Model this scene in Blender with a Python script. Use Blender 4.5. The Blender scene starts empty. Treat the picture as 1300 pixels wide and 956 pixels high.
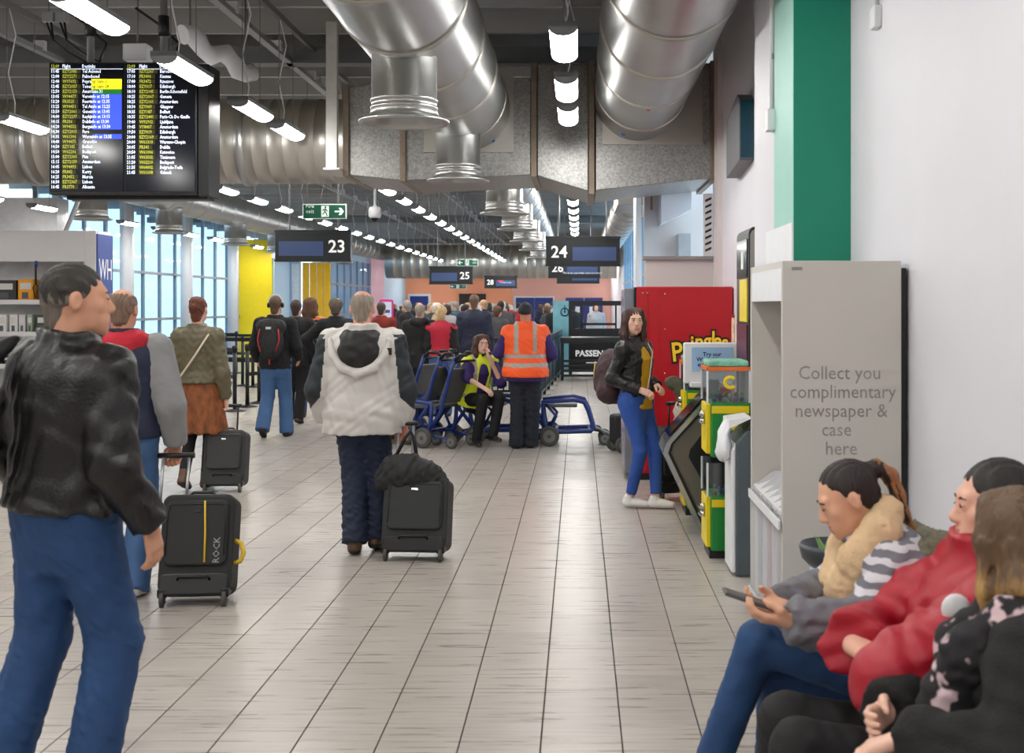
import bpy, bmesh, math, random
import numpy as np
from mathutils import Vector, Matrix, Euler
random.seed(7)
S = bpy.context.scene
COL = S.collection

# ------------------------------------------------------------------ camera
F, CX, CY, EYE = 1500.0, 735.0, 388.0, 1.61          # focal length in pixels, vanishing point, eye height
cam = bpy.data.objects.new('camera', bpy.data.cameras.new('camera')); COL.objects.link(cam)
cam.location = (0, 0, EYE); cam.rotation_euler = (math.pi/2, 0, 0)
cam.data.sensor_width = 36.0; cam.data.lens = F/1300*36.0
cam.data.shift_x = -(CX-650)/1300; cam.data.shift_y = -(478-CY)/1300
cam.data.clip_end = 200
cam.data.dof.use_dof = True; cam.data.dof.focus_distance = 9.5; cam.data.dof.aperture_fstop = 5.0
S.camera = cam

# ------------------------------------------------------------------ world, exposure
wd = bpy.data.worlds.new('sky'); S.world = wd; wd.use_nodes = True
bg = wd.node_tree.nodes['Background']
bg.inputs[0].default_value = (0.66, 0.86, 1.0, 1); bg.inputs[1].default_value = 2.3
S.view_settings.view_transform = 'Standard'; S.view_settings.look = 'None'
S.view_settings.gamma = 1.0; S.view_settings.exposure = 0.0
LAMP = 48.0                                             # strength of the strip lights' diffusers

# ------------------------------------------------------------------ helpers
def W(px, py, Y):
    return Vector(((px-CX)*Y/F, Y, EYE+(CY-py)*Y/F))
def lin(c):
    return tuple(((v/255)/12.92 if v/255 <= .04045 else ((v/255+.055)/1.055)**2.4) for v in c)

MATS = {}
def mat(name, rgb, rough=.6, metal=0., var=.10, vs=9., bump=0., bs=60., emit=0., stretch=None, coat=0., trans=0., alpha=1., coords='Object', spec=.5, wave=None):
    """procedural principled material: base colour broken up by noise, optional bump"""
    if name in MATS: return MATS[name]
    m = bpy.data.materials.new(name); m.use_nodes = True
    nt = m.node_tree; N = nt.nodes; L = nt.links
    b = N['Principled BSDF']; c = lin(rgb)
    b.inputs['Roughness'].default_value = rough; b.inputs['Metallic'].default_value = metal
    b.inputs['Specular IOR Level'].default_value = spec
    if coat: b.inputs['Coat Weight'].default_value = coat
    if trans: b.inputs['Transmission Weight'].default_value = trans
    if alpha < 1: b.inputs['Alpha'].default_value = alpha
    tc = N.new('ShaderNodeTexCoord'); vec = tc.outputs[coords]
    if stretch:
        mp = N.new('ShaderNodeMapping'); mp.inputs['Scale'].default_value = stretch
        L.new(vec, mp.inputs[0]); vec = mp.outputs[0]
    nz = N.new('ShaderNodeTexNoise'); nz.inputs['Scale'].default_value = vs; nz.inputs['Detail'].default_value = 4
    L.new(vec, nz.inputs['Vector'])
    mx = N.new('ShaderNodeMix'); mx.data_type = 'RGBA'
    mx.inputs[6].default_value = tuple(max(0, v*(1-var*1.6)) for v in c)+(1,)
    mx.inputs[7].default_value = tuple(min(1, v*(1+var*1.6)) for v in c)+(1,)
    L.new(nz.outputs[0], mx.inputs[0]); L.new(mx.outputs[2], b.inputs['Base Color'])
    if bump:
        n2 = N.new('ShaderNodeTexNoise'); n2.inputs['Scale'].default_value = bs; n2.inputs['Detail'].default_value = 3
        L.new(vec, n2.inputs['Vector'])
        bp = N.new('ShaderNodeBump'); bp.inputs['Strength'].default_value = bump; bp.inputs['Distance'].default_value = .01
        L.new(n2.outputs[0], bp.inputs['Height']); L.new(bp.outputs[0], b.inputs['Normal'])
    if emit:
        b.inputs['Emission Color'].default_value = c+(1,); b.inputs['Emission Strength'].default_value = emit
    m.diffuse_color = c+(1,)
    MATS[name] = m
    return m

def link(o, parent=None):
    COL.objects.link(o)
    if parent is not None: o.parent = parent
    return o
def tag(o, label=None, cat=None, group=None, kind=None):
    if label: o['label'] = label
    if cat: o['category'] = cat
    if group: o['group'] = group
    if kind: o['kind'] = kind
    return o
def thing(name, label, cat, loc=(0, 0, 0), rz=0., group=None):
    o = bpy.data.objects.new(name, None); o.empty_display_size = .1
    o.location = loc; o.rotation_euler = (0, 0, rz)
    link(o); return tag(o, label, cat, group)
def base_of(p):
    while p is not None and p.parent is not None: p = p.parent
    return Vector(p.location) if p is not None else Vector((0, 0, 0))

class MB:
    """collects simple solids; build() links them as one mesh object"""
    def __init__(self): self.v = []; self.f = []; self.m = []; self.s = []; self.cm = 0
    def add(self, vs, fs, smooth=False):
        n = len(self.v); self.v += [tuple(v) for v in vs]
        for f in fs: self.f.append([n+i for i in f]); self.m.append(self.cm); self.s.append(smooth)
        return self
    def box(self, a, b):
        x0, y0, z0 = a; x1, y1, z1 = b
        x0, x1 = min(x0, x1), max(x0, x1); y0, y1 = min(y0, y1), max(y0, y1); z0, z1 = min(z0, z1), max(z0, z1)
        return self.add([(x0,y0,z0),(x1,y0,z0),(x1,y1,z0),(x0,y1,z0),(x0,y0,z1),(x1,y0,z1),(x1,y1,z1),(x0,y1,z1)],
                        [(0,3,2,1),(4,5,6,7),(0,1,5,4),(1,2,6,5),(2,3,7,6),(3,0,4,7)])
    def cbox(self, c, d): return self.box([c[i]-d[i]/2 for i in range(3)], [c[i]+d[i]/2 for i in range(3)])
    def obox(self, p0, p1, w, h, up=(0, 0, 1)):
        """bar from p0 to p1, w across, h along up"""
        p0 = Vector(p0); p1 = Vector(p1); d = (p1-p0).normalized(); u = Vector(up)
        s = d.cross(u)
        if s.length < 1e-5: s = d.cross(Vector((1, 0, 0)))
        s.normalize(); u = s.cross(d).normalized()
        vs = []
        for p in (p0, p1):
            for a, b in ((-1,-1),(1,-1),(1,1),(-1,1)): vs.append(p+s*(a*w/2)+u*(b*h/2))
        return self.add(vs, [(0,1,2,3),(7,6,5,4),(0,4,5,1),(1,5,6,2),(2,6,7,3),(3,7,4,0)])
    def tube(self, pts, r, n=8, caps=True, closed=False):
        pts = [Vector(p) for p in pts]; rs = r if isinstance(r, (list, tuple)) else [r]*len(pts)
        vs = []; k = len(pts); prev = None
        for i, p in enumerate(pts):
            if closed: d = (pts[(i+1) % k]-pts[i-1])
            else: d = (pts[min(i+1, k-1)]-pts[max(i-1, 0)])
            d.normalize()
            if prev is None:
                a = Vector((0, 0, 1)) if abs(d.z) < .9 else Vector((1, 0, 0)); s = d.cross(a).normalized()
            else:
                s = prev-d*prev.dot(d)
                if s.length < 1e-6: s = d.orthogonal()
                s.normalize()
            prev = s; u = d.cross(s)
            for j in range(n):
                t = 2*math.pi*j/n; vs.append(p+(s*math.cos(t)+u*math.sin(t))*rs[i])
        fs = []
        for i in range(k if closed else k-1):
            a = i*n; b = ((i+1) % k)*n
            for j in range(n): fs.append((a+j, a+(j+1) % n, b+(j+1) % n, b+j))
        self.add(vs, fs, n > 5)
        if caps and not closed:
            self.add(vs[:n], [tuple(range(n-1, -1, -1))]); self.add(vs[-n:], [tuple(range(n))])
        return self
    def cyl(self, p0, p1, r, n=16, r1=None): return self.tube([p0, p1], [r, r if r1 is None else r1], n)
    def lathe(self, prof, c=(0, 0, 0), axis='z', n=24, caps=True, smooth=True):
        """prof: list of (radius, position along axis)"""
        c = Vector(c); vs = []
        for r, h in prof:
            for j in range(n):
                t = 2*math.pi*j/n; a, b = r*math.cos(t), r*math.sin(t)
                vs.append(c+(Vector((a, b, h)) if axis == 'z' else Vector((b, h, a)) if axis == 'y' else Vector((h, a, b))))
        fs = []
        for i in range(len(prof)-1):
            for j in range(n): fs.append((i*n+j, i*n+(j+1) % n, (i+1)*n+(j+1) % n, (i+1)*n+j))
        self.add(vs, fs, smooth)
        if caps:
            if prof[0][0] > 1e-4: self.add(vs[:n], [tuple(range(n-1, -1, -1))])
            if prof[-1][0] > 1e-4: self.add(vs[-n:], [tuple(range(n))])
        return self
    def prism(self, poly, d0, d1, axis='y', smooth=False):
        """poly: 2D points; extruded along axis from d0 to d1"""
        n = len(poly)
        def P(p, d): return (p[0], d, p[1]) if axis == 'y' else (d, p[0], p[1]) if axis == 'x' else (p[0], p[1], d)
        vs = [P(p, d0) for p in poly]+[P(p, d1) for p in poly]
        self.add(vs, [(i, (i+1) % n, n+(i+1) % n, n+i) for i in range(n)], smooth)
        self.add(vs, [tuple(range(n-1, -1, -1)), tuple(range(n, 2*n))])
        return self
    def ball(self, c, r, n=12, sc=(1, 1, 1)):
        k = max(4, n//2); pr = []
        vs = []; 
        for i in range(k+1):
            a = -math.pi/2+math.pi*i/k
            for j in range(n):
                t = 2*math.pi*j/n
                vs.append((c[0]+r*sc[0]*math.cos(a)*math.cos(t), c[1]+r*sc[1]*math.cos(a)*math.sin(t), c[2]+r*sc[2]*math.sin(a)))
        fs = []
        for i in range(k):
            for j in range(n): fs.append((i*n+j, i*n+(j+1) % n, (i+1)*n+(j+1) % n, (i+1)*n+j))
        return self.add(vs, fs, True)
    def mesh(self, name, mats, off=Vector((0, 0, 0)), bevel=0., xf=None):
        me = bpy.data.meshes.new(name)
        vs = self.v if xf is None else [tuple(xf @ Vector(v)) for v in self.v]
        me.from_pydata([(v[0]-off[0], v[1]-off[1], v[2]-off[2]) for v in vs], [], self.f)
        for m in (mats if isinstance(mats, (list, tuple)) else [mats]): me.materials.append(m)
        me.polygons.foreach_set('material_index', self.m); me.polygons.foreach_set('use_smooth', self.s)
        bm = bmesh.new(); bm.from_mesh(me)
        bmesh.ops.remove_doubles(bm, verts=bm.verts, dist=1e-5)
        bmesh.ops.recalc_face_normals(bm, faces=bm.faces)
        if bevel:
            es = [e for e in bm.edges if len(e.link_faces) == 2 and e.calc_face_angle(0) > .6]
            bmesh.ops.bevel(bm, geom=es, offset=bevel, segments=2, affect='EDGES', profile=.5, clamp_overlap=True)
        bm.to_mesh(me); bm.free(); me.update()
        return me
    def build(self, name, mats, parent=None, bevel=0., local=False, xf=None):
        off = Vector((0, 0, 0)) if (local or parent is None) else base_of(parent)
        o = bpy.data.objects.new(name, self.mesh(name, mats, off, bevel, xf))
        return link(o, parent)

def struct(o): o['kind'] = 'structure'; return o
def setm(o, m): o.data.materials.clear(); o.data.materials.append(m); return o

def dup(root, loc=None, rz=None, label=None, group=None, scale=None):
    r = root.copy(); COL.objects.link(r)
    if loc is not None: r.location = loc
    if rz is not None: r.rotation_euler = (0, 0, rz)
    if scale: r.scale = scale
    if label: r['label'] = label
    if group: r['group'] = group
    for ch in list(root.children):
        c = ch.copy(); COL.objects.link(c); c.parent = r
        for g in list(ch.children):
            d = g.copy(); COL.objects.link(d); d.parent = c
    return r

def text_mesh(txt, size, align='CENTER', res=2, depth=0., bold=0., spacing=1.):
    cu = bpy.data.curves.new('t', 'FONT'); cu.body = txt; cu.size = size; cu.align_x = align; cu.align_y = 'CENTER'
    cu.resolution_u = res; cu.extrude = depth; cu.offset = bold; cu.space_character = spacing
    o = bpy.data.objects.new('t', cu); COL.objects.link(o)
    dg = bpy.context.evaluated_depsgraph_get(); me = bpy.data.meshes.new_from_object(o.evaluated_get(dg))
    bpy.data.objects.remove(o); bpy.data.curves.remove(cu)
    return me
def add_text(mb, txt, size, xf, align='CENTER', res=2, bold=0., depth=0., sx=1., spacing=1.):
    """text in the xf frame: x right, y up, z towards the reader"""
    me = text_mesh(txt, size, align, res, depth, bold, spacing)
    vs = [xf @ Vector((v.co.x*sx, v.co.y, v.co.z)) for v in me.vertices]
    mb.add(vs, [tuple(p.vertices) for p in me.polygons]); bpy.data.meshes.remove(me)
def facing(p, n='cam'):
    """frame for a flat print at p: 'cam' faces -Y, 'left' faces -X, 'right' faces +X"""
    if n == 'cam': R = Matrix(((1,0,0),(0,0,-1),(0,1,0)))
    elif n == 'left': R = Matrix(((0,0,-1),(-1,0,0),(0,1,0)))
    else: R = Matrix(((0,0,1),(1,0,0),(0,1,0)))
    return Matrix.Translation(Vector(p)) @ R.to_4x4()
ORD = ['first','second','third','fourth','fifth','sixth','seventh','eighth','ninth','tenth','eleventh','twelfth','thirteenth','fourteenth',
       'fifteenth','sixteenth','seventeenth','eighteenth','nineteenth','twentieth','twenty-first','twenty-second','twenty-third',
       'twenty-fourth','twenty-fifth','twenty-sixth','twenty-seventh','twenty-eighth','twenty-ninth','thirtieth']

# ------------------------------------------------------------------ setting: materials
M_wall = mat('wall_paint', (219, 218, 225), .55, var=.02, vs=3, bump=.05, bs=120)
M_wallwarm = mat('wall_paint_warm', (216, 208, 206), .55, var=.03, vs=3)
M_green = mat('green_paint', (0, 128, 102), .5, var=.04, vs=4)
M_mint = mat('mint_paint', (150, 205, 193), .5, var=.03)
M_yellow = mat('yellow_paint', (250, 218, 8), .5, var=.04)
M_orange = mat('orange_paint', (246, 166, 128), .6, var=.04, vs=1)
M_pink = mat('pink_paint', (226, 186, 205), .6, var=.03)
M_blue = mat('pale_blue_paint', (188, 214, 236), .6, var=.03)
M_white = mat('white_metal', (226, 228, 232), .4, var=.03)
M_grey = mat('grey_metal', (150, 152, 155), .4, var=.05)
M_steel = mat('painted_steel', (116, 119, 120), .5, var=.12, vs=3)
M_black = mat('black_plastic', (16, 17, 20), .4, var=.1)
M_blackmetal = mat('black_metal', (22, 26, 30), .35, var=.1)
M_mull = mat('mullion_metal', (150, 168, 182), .4, var=.05)
M_bluedoor = mat('blue_door', (22, 44, 122), .45, var=.06)
M_galv = mat('galvanised', (176, 177, 176), .34, metal=.9, var=.10, vs=2.2, bump=.03, bs=6)
M_galv2 = mat('galvanised_dull', (184, 181, 174), .42, metal=.85, var=.14, vs=1.4)
M_chrome = mat('chrome', (200, 202, 205), .2, metal=1., var=.03)
def spangle():
    m = mat('spangled_zinc', (160, 161, 160), .38, metal=.85, var=.05)
    N = m.node_tree.nodes; L = m.node_tree.links; b = N['Principled BSDF']
    tc = N.new('ShaderNodeTexCoord'); vo = N.new('ShaderNodeTexVoronoi'); vo.inputs['Scale'].default_value = 55
    L.new(tc.outputs['Object'], vo.inputs['Vector'])
    cr = N.new('ShaderNodeValToRGB'); cr.color_ramp.elements[0].color = lin((140, 140, 138))+(1,); cr.color_ramp.elements[1].color = lin((180, 180, 178))+(1,)
    L.new(vo.outputs['Color'], cr.inputs[0]); L.new(cr.outputs[0], b.inputs['Base Color'])
    return m
M_spangle = spangle()
def floor_mat():
    m = bpy.data.materials.new('floor_tile'); m.use_nodes = True; N = m.node_tree.nodes; L = m.node_tree.links; b = N['Principled BSDF']
    g = N.new('ShaderNodeNewGeometry'); oi = N.new('ShaderNodeObjectInfo')
    mp = N.new('ShaderNodeMapping'); mp.inputs['Scale'].default_value = (1.6, 26, 1); L.new(g.outputs['Position'], mp.inputs[0])
    n1 = N.new('ShaderNodeTexNoise'); n1.inputs['Scale'].default_value = 1.6; n1.inputs['Detail'].default_value = 5; L.new(mp.outputs[0], n1.inputs['Vector'])
    n2 = N.new('ShaderNodeTexNoise'); n2.inputs['Scale'].default_value = .9; n2.inputs['Detail'].default_value = 3; L.new(g.outputs['Position'], n2.inputs['Vector'])
    r = N.new('ShaderNodeValToRGB'); e = r.color_ramp.elements
    e[0].position = .30; e[0].color = lin((156, 148, 141))+(1,); e[1].position = .62; e[1].color = lin((182, 175, 168))+(1,)
    L.new(n1.outputs[0], r.inputs[0])
    hs = N.new('ShaderNodeHueSaturation'); L.new(r.outputs[0], hs.inputs['Color'])
    a = N.new('ShaderNodeMath'); a.operation = 'MULTIPLY_ADD'; a.inputs[1].default_value = .12; a.inputs[2].default_value = .90; L.new(oi.outputs['Random'], a.inputs[0])
    a2 = N.new('ShaderNodeMath'); a2.operation = 'MULTIPLY_ADD'; a2.inputs[1].default_value = .22; a2.inputs[2].default_value = -.11; L.new(n2.outputs[0], a2.inputs[0])
    a3 = N.new('ShaderNodeMath'); L.new(a.outputs[0], a3.inputs[0]); L.new(a2.outputs[0], a3.inputs[1]); L.new(a3.outputs[0], hs.inputs['Value'])
    L.new(hs.outputs[0], b.inputs['Base Color'])
    rr = N.new('ShaderNodeMath'); rr.operation = 'MULTIPLY_ADD'; rr.inputs[1].default_value = .25; rr.inputs[2].default_value = .18; L.new(n1.outputs[0], rr.inputs[0]); L.new(rr.outputs[0], b.inputs['Roughness'])
    bp = N.new('ShaderNodeBump'); bp.inputs['Strength'].default_value = .12; bp.inputs['Distance'].default_value = .004; L.new(n1.outputs[0], bp.inputs['Height']); L.new(bp.outputs[0], b.inputs['Normal'])
    return m
M_tile = floor_mat()
M_grout = mat('grout', (58, 54, 52), .8)
def glass_mat(name, tint, mixf, rough=.05):
    m = bpy.data.materials.new(name); m.use_nodes = True; N = m.node_tree.nodes; L = m.node_tree.links
    for n in list(N): N.remove(n)
    out = N.new('ShaderNodeOutputMaterial'); t = N.new('ShaderNodeBsdfTransparent'); t.inputs[0].default_value = lin(tint)+(1,)
    g = N.new('ShaderNodeBsdfGlossy'); g.inputs['Roughness'].default_value = rough
    mx = N.new('ShaderNodeMixShader'); mx.inputs[0].default_value = mixf
    L.new(t.outputs[0], mx.inputs[1]); L.new(g.outputs[0], mx.inputs[2]); L.new(mx.outputs[0], out.inputs[0])
    MATS[name] = m; return m
M_pane = glass_mat('window_glass', (226, 240, 250), .10)
M_teal = glass_mat('teal_glass', (120, 165, 185), .15)
M_clear = glass_mat('clear_acrylic', (236, 240, 242), .08)

# ------------------------------------------------------------------ floor: tiles laid in long strips
floor = struct(thing('floor', None, None)); del floor['kind']; floor['kind'] = 'structure'
MB().box((-14, -8, -.05), (2.2, 62, -.007)).build('grout_bed', M_grout, floor)
TW, TL, GX, GY = .2997, .60, .0055, .0022
def tile_mesh(w, l):
    b = MB(); x, y, c = w/2, l/2, .0012
    vs = [(-x,-y,-.007),(x,-y,-.007),(x,y,-.007),(-x,y,-.007),(-x,-y,-c),(x,-y,-c),(x,y,-c),(-x,y,-c),(-x+c,-y+c,0),(x-c,-y+c,0),(x-c,y-c,0),(-x+c,y-c,0)]
    b.add(vs, [(8,9,10,11)]+[(i, (i+1) % 4, 4+(i+1) % 4, 4+i) for i in range(4)]+[(4+i, 4+(i+1) % 4, 8+(i+1) % 4, 8+i) for i in range(4)])
    return b
tm = tile_mesh(TW-GX, TL-GY).mesh('tile', M_tile)
cand = []; rest = []; fill = []
for k in range(-44, 6):
    x = -.1404+TW*k+TW/2; off = random.random()*TL
    y = -7.5+off
    while y < 30:
        yy = max(y-TL/2, 4.1); px = CX+x*F/max(y, .5)
        if y > 3.9 and -60 < px < 1330 and x < 1.45: cand.append((y, x, y))
        else: rest.append((x, y))
        y += TL
    y0 = y-TL/2
    while y0 > 30.38: y0 -= TL
    fill.append((x, y0))
cand.sort()
for n, (_, x, y) in enumerate(cand):
    if n < 300:
        o = bpy.data.objects.new('tile', tm); o.location = (x, y, 0); link(o, floor)
    else: rest.append((x, y))
b = MB(); tmb = tile_mesh(TW-GX, TL-GY)
for x, y in rest: b.add([(v[0]+x, v[1]+y, v[2]) for v in tmb.v], tmb.f)
for x, y in fill: b.add([(x-.147, y+.001, 0), (x+.147, y+.001, 0), (x+.147, 30.4, 0), (x-.147, 30.4, 0)], [(0,1,2,3)])
for k in range(-44, 6):
    x = -.1404+TW*k+TW/2
    for y in (33.4, 39.4, 45.4, 51.4, 57.4):
        t2 = [(-.147,-2.995,0),(.147,-2.995,0),(.147,2.995,0),(-.147,2.995,0)]
        b.add([(v[0]+x, v[1]+y, 0) for v in t2], [(0,1,2,3)])
o = b.build('tile_field', M_tile, floor); o['kind'] = 'stuff'

# ------------------------------------------------------------------ walls on the right
ZC = 4.75
struct(MB().box((1.40, -8, 0), (1.75, 6.09, ZC)).build('wall_right', M_wall))
pil = struct(MB().box((1.108, 6.09, 0), (1.75, 7.45, ZC)).build('wall_right_pillar', M_wall))
MB().box((1.106, 6.085, 1.2), (1.40, 6.09, ZC)).build('green_stripe', M_green, pil)
MB().box((1.103, 6.087, 2.04), (1.108, 6.68, ZC)).build('mint_stripe', M_mint, pil)
MB().box((1.098, 6.095, 1.70), (1.108, 6.95, 2.04)).build('white_panel', M_white, pil)
rw = struct(MB().box((1.43, 7.45, 0), (1.75, 12.6, ZC)).build('wall_right_recess', M_wall))
MB().box((1.385, 11.8, 0), (1.43, 12.1, ZC)).build('pilaster', M_wallwarm, rw)
rec = struct(MB().box((.71, 12.6, 0), (1.75, 12.8, 2.12)).build('wall_recess_back', M_wallwarm))
MB().box((.68, 12.54, 2.10), (1.43, 12.84, 2.135)).build('ledge', mat('ledge_grey', (150, 146, 146), .5), rec)
rec2 = struct(MB().box((.78, 14.1, 0), (1.75, 14.3, ZC)).build('wall_recess_upper', M_wallwarm))
b = MB(); b.prism([(.95, 2.55), (1.30, 2.72), (1.30, 3.6), (.95, 3.6)], 13.65, 14.1); b.build('bulkhead_box', M_wall, rec2)
MB().box((1.16, 13.75, 2.12), (1.30, 14.1, 2.45)).build('wall_cabinet', mat('cab', (172, 176, 182), .5), rec2)
MB().box((.855, 14.07, 2.75), (.875, 14.1, 3.2)).build('copper_pipe', mat('copper', (176, 112, 84), .4, metal=.6), rec2)
struct(MB().box((.66, 13.65, 0), (.72, 14.3, ZC)).build('wall_recess_column', M_white))
lv = thing('wall_louvre', 'narrow white wall louvre with dark slanted slots above the red machine', 'vent', (1.36, 12.58, 2.15))
MB().box((1.325, 12.54, 2.137), (1.42, 12.6, 2.80)).build('frame', M_white, lv)
for i in range(9):
    z = 2.18+i*.066
    MB().prism([(1.34, z), (1.405, z+.03), (1.405, z+.055), (1.34, z+.025)], 12.532, 12.541).build('slot', mat('louvre_dark', (48, 42, 36), .7), lv)
wf = struct(MB().box((1.62, 14.2, 0), (1.75, 27, ZC)).build('wall_right_corridor', M_wall))
struct(MB().box((1.62, 43, 0), (1.75, 62, ZC)).build('wall_right_far', M_wall))
struct(MB().box((1.62, 27, 0), (1.75, 43, .25)).build('wall_right_sill', M_wall))

def curtain(name, X, y0, y1, pitch, rails, zt, side=1):
    """glazed wall along Y: glass panes, mullions and rails as children"""
    w = thing(name, None, None, (X, y0, 0)); w['kind'] = 'structure'
    n = int(round((y1-y0)/pitch)); p = (y1-y0)/n
    for i in range(n+1): MB().cbox((X, y0+i*p, zt/2), (.08, .06, zt)).build('mullion', M_mull, w)
    for z in rails: MB().box((X-.05, y0, z-.03), (X+.07*side, y1, z+.03)).build('rail', M_grey, w)
    lv = [0.05]+list(rails)+[zt]
    for i in range(n):
        for a, c in zip(lv[:-1], lv[1:]):
            MB().box((X-.01, y0+i*p+.035, a+.03), (X+.01, y0+(i+1)*p-.035, c-.03)).build('pane', M_pane, w)
    return w
curtain('window_2', 1.68, 27, 43, 2., [1.05, 2.4], 4.6, -1)

# ------------------------------------------------------------------ left side
XL = -10.4
curtain('window_1', XL, 22.6, 36, 1.12, [1.28, 2.4], 4.4)
curtain('window_3', -8.9, 41, 50, 1.3, [1.28, 2.4], 3.4)
for i, px in enumerate((161, 237, 296)):
    Y = 10.05*F/(CX-px)
    struct(MB().cyl((XL+.35, Y, 0), (XL+.35, Y, 4.6), .15, 20).build('column_%d' % (i+1), M_white))
struct(MB().box((-14, 22.0, 0), (-9.72, 22.5, 3.62)).build('wall_left_pier', mat('pier_paint', (205, 205, 208), .45)))
struct(MB().box((-14.2, -8, 0), (-14, 22, ZC)).build('wall_left', M_wall))
struct(MB().box((-14.2, -8.2, 0), (1.75, -8, ZC)).build('wall_back', M_wall))
yl = struct(MB().box((XL, 36, 0), (-9.36, 36.15, 3.62)).build('wall_left_yellow', M_yellow))
struct(MB().box((-9.34, 38, 0), (-8.98, 38.2, 3.1)).build('wall_left_lobby', M_blue))
lob = struct(MB().box((-9.36, 36.0, 3.05), (-8.0, 38.0, 3.2)).build('ceiling_lobby', M_white))
struct(MB().box((-9.36, 36.1, 0), (-9.3, 38.0, 3.1)).build('wall_left_lobby_side', M_blue))
sc = thing('yellow_screen', 'tall yellow panels with dark gaps beside the pale blue lobby wall', 'screen', (-8.55, 38.3, 0))
for i in range(4):
    x = -8.95+i*.23
    MB().box((x, 38.25, 0), (x+.205, 38.32, 3.0)).build('panel', mat('amber_panel', (240, 186, 20), .5), sc)
dl = MB().box((-9.98+.75, 37.96, 0), (-9.0, 37.995, 2.95)); dl.build('lobby_door_face', mat('white_door', (222, 232, 240), .5), lob)
struct(MB().box((-9.0, 50, 0), (-8.8, 53.4, 3.6)).build('wall_left_pink', M_pink))
struct(MB().box((-9.0, 53.4, 0), (-8.8, 60, 3.6)).build('wall_left_pale_blue', M_blue))
struct(MB().box((-14, 62, 0), (2.2, 62.2, ZC)).build('wall_far_end', M_wall))

# far orange wall with doors
fw = struct(MB().box((-9.2, 60, 0), (1.62, 60.2, ZC)).build('wall_far', M_orange))
def far(px0, px1, py0, y=60): return (px0-CX)*y/F, (px1-CX)*y/F, EYE+(CY-py0)*y/F
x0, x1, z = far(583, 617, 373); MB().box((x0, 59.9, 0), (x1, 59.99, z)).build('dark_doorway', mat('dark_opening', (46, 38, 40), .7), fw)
x0, x1, z = far(518, 547, 373); d = MB().box((x0, 59.9, 0), (x1, 59.99, z)).build('door_frame', M_white, fw)
MB().box((x0+.12, 59.86, 0), (x1-.12, 59.9, z-.12)).build('door_leaf', M_bluedoor, d)
for a, c, nm in ((655, 678, 'door_1'), (679, 702, 'door_2'), (718, 741, 'door_3'), (742, 765, 'door_4')):
    x0, x1, z = far(a, c, 378, 59.8)
    d = struct(MB().box((x0, 59.75, 0), (x1, 59.85, z)).build(nm, M_bluedoor))
    MB().box((x0+.25, 59.72, z-.75), (x1-.2, 59.75, z-.45)).build('notice', M_white, d)
x0, x1, z = far(652, 704, 376, 59.8); MB().box((x0, 59.86, 0), (x1, 59.95, z)).build('door_surround', M_white, fw)
MB().box((-3.4, 59.97, 0), (1.6, 60, ZC)).build('salmon_panel', mat('salmon_paint', (232, 176, 162), .6, var=.03), fw)

# outside: apron paving and a pale building beyond the glass
struct(MB().box((-60, 10, -.6), (-10.6, 70, -.4)).build('ground_outside', mat('apron', (150, 160, 168), .8, var=.05)))

# ------------------------------------------------------------------ ceiling: profiled deck, purlins
dk = MB(); n = int(16.4/.3)
for i in range(n):
    x = -14+i*.3
    dk.add([(x, -8, ZC), (x+.16, -8, ZC), (x+.19, -8, ZC+.06), (x+.27, -8, ZC+.06), (x+.3, -8, ZC),
            (x, 62, ZC), (x+.16, 62, ZC), (x+.19, 62, ZC+.06), (x+.27, 62, ZC+.06), (x+.3, 62, ZC)], [(j, j+1, j+6, j+5) for j in range(4)])
dk.box((-14.2, -8.2, ZC+.1), (2.4, 62.2, ZC+.2))
ceil = struct(dk.build('ceiling', mat('deck_sheet', (200, 190, 172), .6, var=.10, vs=.8)))
ceil_dark = mat('purlin_steel', (156, 158, 159), .45, var=.12, vs=1.5)
y = 4.2; k = 0
while y < 60:
    p = MB(); z = 4.46
    p.prism([(y, z), (y+.07, z), (y+.07, z+.012), (y+.012, z+.012), (y+.012, z+.27), (y-.05, z+.27), (y-.05, z+.285), (y, z+.285)], -13.9, 1.60 if y > 14.4 else 1.42 if y > 7.6 else 1.09 if y > 6 else 1.38, axis='x')
    p.build('purlin', ceil_dark, ceil); y += 1.25 if k % 2 else 1.1; k += 1
for y in (13.0, 25.5, 38.0, 50.5):     # deep main beams
    MB().box((-13.9, y, 4.28), (1.40, y+.22, 4.46)).build('main_beam', M_steel, ceil)

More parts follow.
